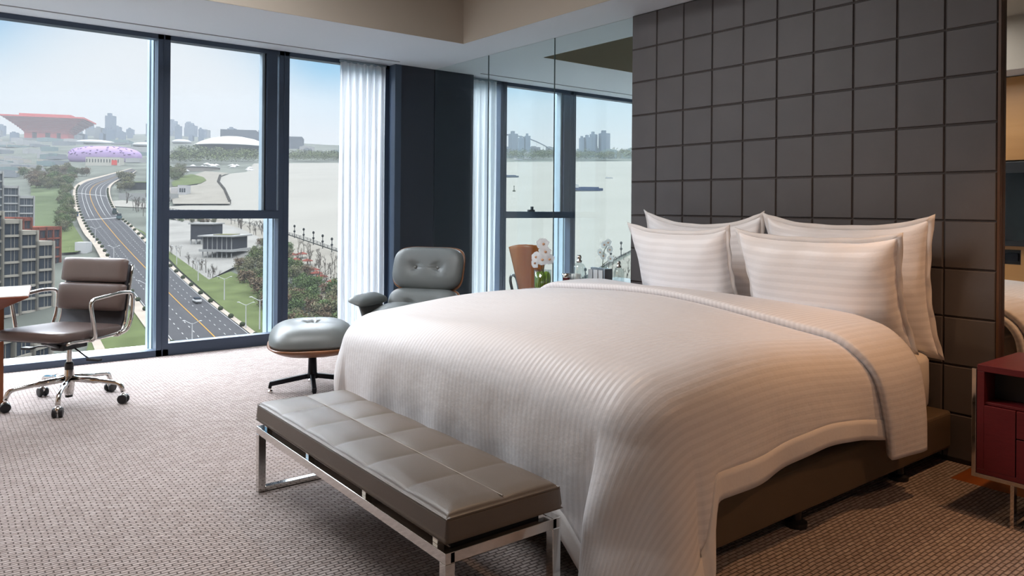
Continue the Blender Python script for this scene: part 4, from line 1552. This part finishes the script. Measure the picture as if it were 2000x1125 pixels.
# white roofs and tents by the bend of the river
shed, M, w = box_at('long_shed', 'long white-roofed shed on the river bank before the peninsula', 'building', 396, 430, 334, 5, 40, emat('shed_wall', (176, 170, 160)), M_white, None, 331, 1)
rnd = random.Random(11)
tent = None
for k in range(26):
    px, py = rnd.uniform(358, 425), 0
    py = 331 - (px - 358) * .11 + rnd.uniform(-5, 4)
    if k % 3 == 2: px, py = rnd.uniform(450, 492), rnd.uniform(323, 335)
    s = scale_at(py)
    if tent is None:
        tent = tag(MB().add([(-1, -.7, 0), (1, -.7, 0), (1, .7, 0), (-1, .7, 0), (0, 0, 1)], [(0, 1, 4), (1, 2, 4), (2, 3, 4), (3, 0, 4)]).build('white_tent', M_white),
                   'small white peaked tent roof among the riverside tents near the peninsula', 'tent', 'white tent roofs by the river bend')
        o = tent
    else:
        o = tent.copy(); COL.objects.link(o)
    o.location = G(px, py)
    z_ = rnd.uniform(4.5, 8) * s
    o.scale = (z_, z_, 3.5 * s)
    o.rotation_euler = (0, 0, rnd.uniform(0, 3))
# round black hall with turf roof right of the avenue
rh = thing('round_hall', 'low round dark-walled hall with a turf roof right of the avenue bend', 'building', G(285, 366))
sc = scale_at(366)
MB().lathe([(36 * sc, -3), (38 * sc, 8 * sc)], n=40).build('wall', emat('dark_wall', (84, 84, 88)), rh)
MB().lathe([(40 * sc, 8 * sc), (38 * sc, 9.5 * sc), (.1, 9.6 * sc)], n=40).build('turf_roof', M_lawn, rh)
t, M, w = box_at('low_terrace', 'long low grey terrace wall right of the avenue', 'wall', 232, 330, 388, 4, 10, M_grey, None, None, 392)
# white truck and blue kiosk on the left pavement
t, M, w = box_at('white_cabin', 'small white flat-roofed cabin on the lawn left of the avenue', 'cabin', 146, 168, 493, 4, 5, M_white, M_white)
t, M, w = box_at('blue_kiosk', 'small blue kiosk on the left pavement of the avenue', 'kiosk', 142, 148, 427, 4, 3, emat('blue_paint', (50, 84, 150)), None)

# far city: pale blocks in the haze
rnd = random.Random(21)
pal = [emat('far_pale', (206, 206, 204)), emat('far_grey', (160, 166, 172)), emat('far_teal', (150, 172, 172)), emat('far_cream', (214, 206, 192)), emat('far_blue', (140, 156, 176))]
protos = []
for k, m_ in enumerate(pal):
    me = MB().box((-.5, -.5, -.3), (.5, .5, 1)).box((-.3, -.3, 1), (.1, .2, 1.12))
    protos.append(me)
meshes = {}


def far_block(px, py, wpx, hpx, dpx, k, label, group, rz=None):
    s = scale_at(py)
    if k not in meshes:
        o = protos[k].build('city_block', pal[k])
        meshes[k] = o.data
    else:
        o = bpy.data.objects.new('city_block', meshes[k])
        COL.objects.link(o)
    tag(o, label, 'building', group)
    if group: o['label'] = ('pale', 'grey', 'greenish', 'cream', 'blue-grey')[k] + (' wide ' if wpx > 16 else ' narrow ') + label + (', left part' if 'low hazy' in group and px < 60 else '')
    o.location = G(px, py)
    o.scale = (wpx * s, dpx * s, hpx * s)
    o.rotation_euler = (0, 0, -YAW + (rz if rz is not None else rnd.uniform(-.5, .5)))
    return o


for i in range(120):      # low blocks left of the river
    px = rnd.uniform(-60, 340)
    py = rnd.uniform(276, 345)
    if 120 < px < 262 and py > 285 or (px > 330): continue
    if px > 140 and py > 318: continue
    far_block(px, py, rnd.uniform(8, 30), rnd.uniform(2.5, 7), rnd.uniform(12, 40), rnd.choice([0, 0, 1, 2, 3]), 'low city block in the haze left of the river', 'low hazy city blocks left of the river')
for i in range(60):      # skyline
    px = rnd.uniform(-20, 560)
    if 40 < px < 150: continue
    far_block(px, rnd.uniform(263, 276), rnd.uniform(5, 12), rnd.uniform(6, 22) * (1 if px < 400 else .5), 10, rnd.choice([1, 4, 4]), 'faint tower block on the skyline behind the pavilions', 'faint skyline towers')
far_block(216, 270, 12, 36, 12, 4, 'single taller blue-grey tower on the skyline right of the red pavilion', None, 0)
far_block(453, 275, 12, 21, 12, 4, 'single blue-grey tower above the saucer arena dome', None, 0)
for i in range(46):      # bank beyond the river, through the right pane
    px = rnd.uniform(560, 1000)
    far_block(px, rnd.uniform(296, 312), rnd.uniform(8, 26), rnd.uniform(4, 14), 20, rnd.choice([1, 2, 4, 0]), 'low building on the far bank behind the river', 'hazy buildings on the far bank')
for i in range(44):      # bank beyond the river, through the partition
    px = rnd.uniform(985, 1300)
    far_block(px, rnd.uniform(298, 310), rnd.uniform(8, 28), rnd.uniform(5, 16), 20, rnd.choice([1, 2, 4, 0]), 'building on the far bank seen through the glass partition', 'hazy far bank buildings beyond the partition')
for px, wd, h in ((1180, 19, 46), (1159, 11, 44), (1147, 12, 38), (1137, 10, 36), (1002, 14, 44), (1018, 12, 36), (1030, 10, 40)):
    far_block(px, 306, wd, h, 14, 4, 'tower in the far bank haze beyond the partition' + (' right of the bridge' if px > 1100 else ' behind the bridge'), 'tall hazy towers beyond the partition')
t, M, w = box_at('white_trestle', 'white trestle frame structure on the far bank near the headboard edge', 'structure', 1216, 1245, 304, 2, 10, M_white, M_white)
# curved roof halls left
for px, py, wd, label in ((188, 281, 30, 'white curved swoosh roof hall right of the red pavilion'), (290, 286, 26, 'white curved roof hall beside the first mullion'), (355, 280, 16, 'white low dome hall left of the saucer arena')):
    s = scale_at(py)
    t = thing('curved_hall', label, 'building', G(px, py))
    MB().ell((0, 0, 2 * s), (wd * s, 14 * s, 5 * s), 24, 8).build('roof', M_white, t, smooth=True)
s = scale_at(322)
t, M, w = box_at('white_slab_roof', 'bright white flat-roofed slab at the left edge above the terraced block', 'building', -40, 50, 330, 6, 40, M_grey, M_white)

# arch bridge far up the river
br = thing('arch_bridge', 'faint long steel arch bridge in the haze beyond the partition glass', 'bridge', G(990, 300))
o = br.location
p0, p1 = G(880, 303), G(1095, 305)
s = scale_at(303)
for off in (0, 8):
    pts = []
    for k in range(33):
        u = k / 32
        p = p0.lerp(p1, u)
        pts.append(p + Vector((0, 0, (1 - (2 * u - 1) ** 2) * 40 * s)) - o + FH * off * s * .4)
    MB().tube(pts, 1.0 * s, 6).build('arch', emat('bridge_steel', (150, 160, 170)), br)
for off in (0,):
    MB().bar(p0 - o - _R * 60 * s + V(0, 0, 6 * s), p1 - o + _R * 90 * s + V(0, 0, 6 * s), 5 * s, 1.2 * s).build('deck', MATS['bridge_steel'], br)
for k in range(3, 30, 2):
    u = k / 32
    p = p0.lerp(p1, u) - o
    MB().tube([p + V(0, 0, 6 * s), p + V(0, 0, (1 - (2 * u - 1) ** 2) * 40 * s)], .2 * s, 4).build('hanger', MATS['bridge_steel'], br)

# boats and buoys
def boat(label, px, py, L_, col, cat='boat'):
    t = thing('barge', label, cat, G(px, py, .3), -YAW + radians(12))
    hull = [(-.5, -.11), (.38, -.11), (.5, 0), (.38, .11), (-.5, .11)]
    MB().prism([(x * L_, y * L_) for x, y in hull], -.2, L_ * .07).build('hull', emat('hull_' + str(col), col), t)
    MB().box((-.45 * L_, -.09 * L_, L_ * .07), (-.25 * L_, .09 * L_, L_ * .17)).build('cabin', M_white, t)
    MB().box((-.2 * L_, -.085 * L_, L_ * .07), (.35 * L_, .085 * L_, L_ * .10)).build('cargo', emat('cargo_blue', (44, 74, 128)), t)
    return t
boat('blue cargo barge in mid-river, left of the headboard edge', 1145, 372, 30, (34, 58, 108))
boat('dark small barge at the mullion, upper part of the river beyond the partition', 993, 346, 22, (60, 84, 110))
boat('tiny white motorboat on the river far right beyond the partition', 1190, 348, 8, (226, 226, 226))
boat('tiny white launch near the far bank below the arch bridge', 1012, 312, 14, (230, 230, 230))
bu = thing('channel_buoy', 'small dark channel buoy standing in the river beyond the partition', 'buoy', G(1004, 374))
MB().lathe([(1.2, 0), (1.2, .8), (.3, 1.4), (.25, 4.2)], n=10).build('buoy_body', M_hedge, bu)
MB().ell((0, 0, 4.4), (.5, .5, .6), 8, 5).build('top_mark', M_hedge, bu)

# promenade lamps: black stacked lantern posts, and the railing
M_post = emat('lamp_black', (40, 44, 46))
lp = thing('lantern_post', 'black promenade lantern post on the river railing seen in the right window pane', 'lamp post', G(575, 466), 0, 'lantern posts along the promenade')
MB().lathe([(.35, 0), (.2, .6), (.16, 6)], n=8).build('post', M_post, lp)
MB().ell((0, 0, 6.2), (.55, .55, .7), 10, 6).build('lantern', M_post, lp)
MB().ell((0, 0, 3.6), (.55, .55, .6), 10, 6).build('lantern', M_post, lp)
for px, py in ((593, 473), (612, 480), (630, 487), (648, 494), (680, 508)):
    dup(lp, G(px, py))
for i, (px, py) in enumerate(((1143, 560), (1193, 512), (1213, 502), (1236, 492), (1258, 484))):
    o = dup(lp, G(px, py))
    o['label'] = 'black promenade lantern post seen through the partition beside the pillows'
    o['group'] = 'lantern posts beyond the partition'
pts = [(332, 410), (480, 437), (565, 459), (600, 469), (640, 484), (665, 493), (700, 512), (760, 552)]
pts2 = [(1100, 590), (1130, 556), (1190, 515), (1240, 491), (1330, 458)]
for pp_, lab in ((pts, 'long thin dark railing along the promenade edge in the right pane'), (pts2, 'long thin dark railing of the promenade seen through the partition')):
    b = MB()
    P_ = [G(x, y) for x, y in pp_]
    for h in (.6, 1.2): b.tube([p + V(0, 0, h) for p in P_], .09, 5)
    for i in range(len(P_) - 1):
        n_ = max(1, int((P_[i + 1] - P_[i]).length / 4))
        for k in range(n_):
            p = P_[i].lerp(P_[i + 1], k / n_)
            b.tube([p, p + V(0, 0, 1.3)], .12, 4)
    tag(b.build('railing', M_post), lab, 'railing')
b = MB()
P_ = [G(x, y, 1.2) for x, y in ((430, 344), (426, 356), (438, 371), (450, 398))]
for i in range(3):
    for k in range(8):
        p = P_[i].lerp(P_[i + 1], k / 8)
        b.box(p - V(.8, .8, 2), p + V(.8, .8, 1.6))
tag(b.build('quay_wall', emat('quay_dark', (104, 100, 94))), 'dark crenellated quay wall edging the peninsula', 'wall')

# street lamps on the avenue
sl_ = thing('street_lamp', 'tall white twin-arm street lamp on the lawn, lower window pane, right', 'street lamp', G(507, 648), 0, None)
MB().lathe([(.22, -1), (.12, 9)], n=8).build('pole', M_white, sl_)
MB().tube([V(0, 0, 8.6) + _R * -2.2 + V(0, 0, 1.1), V(0, 0, 8.7), V(0, 0, 8.6) + _R * 2.2 + V(0, 0, 1.1)], .09, 6).build('arm', M_white, sl_)
for s__ in (-1, 1): MB().ell(_R * 2.5 * s__ + V(0, 0, 9.75), (.5, .3, .14), 8, 5).build('lamp_head', M_white, sl_)
for px, py, lab in ((438, 590, 'tall white twin-arm street lamp above the lawn edge, middle of the lower pane'), (375, 690, 'white twin-arm street lamp whose top shows over the sill, lower pane left'),
                    (480, 648, 'white street lamp between the two twin-arm lamps, near the pavement'), (387, 552, 'thin white street lamp beside the green verge, near the plaza'),
                    (284, 600, 'white street lamp against the asphalt, right of the desk chair back'), (186, 478, 'white street lamp on the left kerb where the markings begin'),
                    (222, 520, 'white street lamp beside the left kerb above the desk chair'), (345, 520, 'thin white street lamp at the left edge of the lower pane')):
    dup(sl_, G(px, py), None, lab, (.85,) * 3)

# cars and buses
def car(label, i, v, L_, h, col, cat='car', nm='car'):
    p = lane(v, i)
    p2 = lane(v, i + .5)
    d = (p2 - p)
    t = thing(nm, label, cat, p + V(0, 0, .1), atan2(d.y, d.x))
    MB().box((-L_ / 2, -.95, .3), (L_ / 2, .95, h * .6)).build('body', emat('car_' + str(col), col, .4), t, bevel=.15)
    MB().box((-L_ * .32, -.85, h * .6), (L_ * .30, .85, h)).build('cabin', M_bglass, t, bevel=.15)
    for x in (-L_ * .3, L_ * .3):
        for y in (-.9, .9): MB().lathe([(.34, -.1), (.34, .1)], (x, y, .35), 10, Rx(pi / 2)).build('wheel', M_post, t)
    return t
car('white car on the avenue at the left edge of the lower pane', at_len(arc_l[132]), .60, 4.6, 1.6, (236, 236, 236))
car('dark green bus at the right kerb where the avenue straightens', 80, .93, 10, 3.2, (52, 72, 70), 'bus', 'bus')
car('teal coach parked behind the dark bus at the right kerb', 86, .93, 10, 3.2, (92, 118, 122), 'bus', 'bus')

# ------------------------------------------------------------------ trees
def leafy_tree(seed, n=900, R_=3.2, H_=7.5):
    r = random.Random(seed)
    b = MB()
    cl = [(r.gauss(0, R_ * .42), r.gauss(0, R_ * .42), r.uniform(H_ * .35, H_ * .95)) for _ in range(14)]
    for _ in range(n):
        c = r.choice(cl)
        p = V(c[0] + r.gauss(0, R_ * .27), c[1] + r.gauss(0, R_ * .27), max(.3, c[2] + r.gauss(0, H_ * .09)))
        s = r.uniform(.22, .5)
        a = V(r.gauss(0, 1), r.gauss(0, 1), r.gauss(0, 1)).normalized()
        u = a.orthogonal().normalized()
        w_ = a.cross(u)
        b.add([p + u * s, p + w_ * s * .7, p - u * s, p - w_ * s * .7], [(0, 1, 2, 3)])
    return b


def bare_tree(seed, H_=7.0):
    r = random.Random(seed)
    b = MB()
    def br_(p, d, l, rad, dep):
        q = p + d * l
        b.tube([p, q], [rad, rad * .6], 4, cap=False)
        if dep == 0: return
        for _ in range(3 if dep > 1 else 4):
            nd = (d + V(r.gauss(0, .42), r.gauss(0, .42), r.uniform(.0, .35))).normalized()
            br_(p + d * l * r.uniform(.6, 1), nd, l * r.uniform(.5, .75), rad * .55, dep - 1)
    br_(V(0, 0, 0), V(0, 0, 1), H_ * .4, .16, 3)
    return b


cols = [(112, 124, 78), (128, 126, 92), (140, 120, 96), (102, 124, 76), (144, 142, 108)]
leafmats = [emat('foliage_%d' % i, c, .9, noise=.25, nscale=.6) for i, c in enumerate(cols)]
M_bark = emat('bare_bark', (96, 86, 76))
tmesh = {}
rnd = random.Random(5)


TINT = ('olive', 'tan-olive', 'reddish-brown', 'dark green', 'pale khaki')


def tree(px, py, sc_, kind, v, label, group):
    k = (kind, v)
    if kind == 'leaf': label = TINT[v % 5] + ' ' + label
    if group in ('dense riverside park trees',): label += ', in the lower middle pane' if px < 548 else (', by the ottoman' if py > 590 else ', upper edge in the right pane')
    if group == 'tree row left of the avenue': label += ', upper half of the row' if py < 400 else ', lower half of the row'
    if group == 'leafless promenade trees': label += ', among the red canopies' if px < 660 and py > 505 else ''
    if k not in tmesh:
        t = thing('leafy_tree' if kind == 'leaf' else 'bare_tree', label, 'tree', G(px, py), 0, group)
        if kind == 'leaf':
            leafy_tree(v).build('crown', leafmats[v % 5], t, fix=False)
            MB().lathe([(.22, -.5), (.14, 4.5)], n=6).build('trunk', M_bark, t)
        else:
            bare_tree(v).build('branches', M_bark, t, fix=False)
        tmesh[k] = t
    else:
        t = dup(tmesh[k], G(px, py), None, label)
        t['group'] = group
        t['label'] = label
    t.scale = (sc_,) * 3
    t.rotation_euler = (0, 0, rnd.uniform(0, 6.28))
    return t


def inpoly(x, y, P_):
    c = False
    j = len(P_) - 1
    for i in range(len(P_)):
        if (P_[i][1] > y) != (P_[j][1] > y) and x < (P_[j][0] - P_[i][0]) * (y - P_[i][1]) / (P_[j][1] - P_[i][1]) + P_[i][0]: c = not c
        j = i
    return c


def scatter(poly, n, kind, label, group, smin=.8, smax=1.2, vs=(0, 1, 2, 3, 4)):
    xs, ys = [p[0] for p in poly], [p[1] for p in poly]
    k = 0
    while k < n:
        x, y = rnd.uniform(min(xs), max(xs)), rnd.uniform(min(ys), max(ys))
        if inpoly(x, y, poly):
            tree(x, y, rnd.uniform(smin, smax), kind, rnd.choice(vs), label, group)
            k += 1


def belt(poly, n, kind, label, group, smin, smax, vs):
    xs, ys = [p[0] for p in poly], [p[1] for p in poly]
    b = MB()
    pr = [leafy_tree(40 + q, 90) for q in range(3)]
    k = 0
    while k < n * 2:
        x, y = rnd.uniform(min(xs), max(xs)), rnd.uniform(min(ys), max(ys))
        if inpoly(x, y, poly):
            s_, g, q = rnd.uniform(smin, smax) * .7, G(x, y), rnd.choice(pr)
            b.add([(g.x + p[0] * s_ * 1.6, g.y + p[1] * s_ * 1.6, g.z + p[2] * s_) for p in q.v], q.f)
            k += 1
    tag(b.build('tree_belt', leafmats[0], fix=False), label, 'trees', None, 'stuff')


scatter([(452, 540), (480, 500), (500, 468), (540, 470), (580, 520), (640, 575), (700, 600), (720, 680), (590, 690), (520, 610)], 150, 'leaf', 'tree in the dense riverside park', 'dense riverside park trees', .45, .85)
scatter([(570, 480), (600, 490), (665, 520), (690, 570), (640, 570), (575, 520)], 60, 'bare', 'thin leafless tree on the pale promenade in the right pane', 'leafless promenade trees', .6, 1.0)
scatter([(300, 480), (330, 488), (410, 535), (440, 540), (420, 556), (340, 505)], 22, 'bare', 'thin leafless tree by the green verge between plaza and avenue', 'leafless trees by the plaza', .6, 1.0)
scatter([(440, 432), (520, 448), (520, 470), (470, 452)], 34, 'bare', 'thin leafless tree in the grove behind the pavilions', 'leafless grove behind the pavilions', .7, 1.1)
scatter([(120, 352), (140, 356), (138, 400), (142, 436), (122, 460), (112, 420)], 50, 'leaf', 'tree in the dense row left of the avenue', 'tree row left of the avenue', .55, .85, (0, 3, 4))
scatter([(40, 335), (120, 338), (200, 335), (150, 350), (110, 380), (60, 380)], 40, 'leaf', 'tree in the hazy park before the lilac hall', 'park trees before the lilac hall', .9, 1.4)
scatter([(235, 350), (262, 352), (262, 372), (232, 378)], 14, 'leaf', 'tree in the clump right of the avenue bend', 'trees right of the avenue bend', .8, 1.2, (1, 4))
scatter([(245, 392), (300, 398), (330, 405), (330, 425), (290, 428), (250, 408)], 34, 'bare', 'leafless tree in the nursery rows right of the avenue', 'leafless rows right of the avenue', 1.0, 1.5)
scatter([(330, 330), (345, 328), (358, 338), (350, 356), (330, 356)], 12, 'leaf', 'tree in the dark clump by the round lawn', 'trees by the round lawn', 1.0, 1.5, (0, 1))
belt([(340, 300), (500, 306), (500, 318), (430, 322), (335, 322)], 60, 'leaf', 'hazy belt of trees before the saucer arena', 'tree belt before the arena', 2.0, 3.2, (0, 3))
scatter([(1120, 566), (1190, 520), (1240, 498), (1270, 500), (1240, 560), (1160, 610)], 44, 'bare', 'leafless promenade tree seen through the partition beside the pillow', 'leafless trees beyond the partition', .5, .8)
belt([(565, 306), (760, 308), (760, 317), (565, 317)], 70, 'leaf', 'hazy belt of trees on the far bank in the right window pane', 'hazy far bank trees, right pane', 1.6, 2.6, (0, 3))
belt([(990, 306), (1250, 303), (1250, 314), (1110, 314), (1000, 313)], 90, 'leaf', 'hazy belt of trees on the far bank beyond the partition', 'hazy far bank trees beyond the partition', 1.6, 2.8, (0, 3))
# red umbrella-shaped planters on the promenade
um = thing('red_canopy', 'small red round canopy among the leafless promenade trees', 'canopy', G(590, 506), 0, 'red canopies on the promenade')
MB().lathe([(.12, 0), (.12, 2.4)], n=6).build('post', M_post, um)
MB().lathe([(2.3, 2.1), (2.2, 2.35), (.2, 3.1)], n=14).build('canopy', emat('canopy_red', (146, 78, 66)), um)
for px, py in ((572, 508), (578, 518), (600, 520), (612, 538), (618, 545), (628, 552), (650, 562), (612, 560), (635, 572), (560, 500)):
    dup(um, G(px, py))
# hedge / shrubs at the plaza's rim
scatter([(332, 424), (420, 430), (440, 438), (380, 440), (335, 432)], 14, 'leaf', 'low shrub on the rim of the plaza', 'shrubs at the plaza rim', .3, .5)

# haze over the city: a slab of thin mist lying over the rising ground
hz = bpy.data.materials.new('river_haze')
hz.use_nodes = True
N, L = hz.node_tree.nodes, hz.node_tree.links
N.clear()
o_ = N.new('ShaderNodeOutputMaterial')
vs_ = N.new('ShaderNodeVolumeScatter')
vs_.inputs['Color'].default_value = (.172, .18, .186, 1)
vs_.inputs['Density'].default_value = .00022
vs_.inputs['Anisotropy'].default_value = 0.0
va_ = N.new('ShaderNodeVolumeAbsorption')
va_.inputs['Color'].default_value = (0, 0, 0, 1)
va_.inputs['Density'].default_value = .00019
ads = N.new('ShaderNodeAddShader')
L.new(vs_.outputs[0], ads.inputs[0])
L.new(va_.outputs[0], ads.inputs[1])
L.new(ads.outputs[0], o_.inputs['Volume'])
hb_ = MB()
pa = [(-1500, 30), (2600, 30), (2600, 2800), (-1500, 2800)]
bot, top_ = [], []
for rx, fy_ in pa:
    p = Vector((CAMX, CAMY, 0)) + _R * rx + FH * fy_
    z = gz(p.x, p.y)
    bot.append((p.x, p.y, z - 30))
    top_.append((p.x, p.y, z + 130))
hb_.add(bot + top_, [(3, 2, 1, 0), (4, 5, 6, 7), (0, 1, 5, 4), (1, 2, 6, 5), (2, 3, 7, 6), (3, 0, 4, 7)])
ho = tag(hb_.build('haze', hz), 'thin pale haze lying over the river and city', 'haze', None, 'stuff')
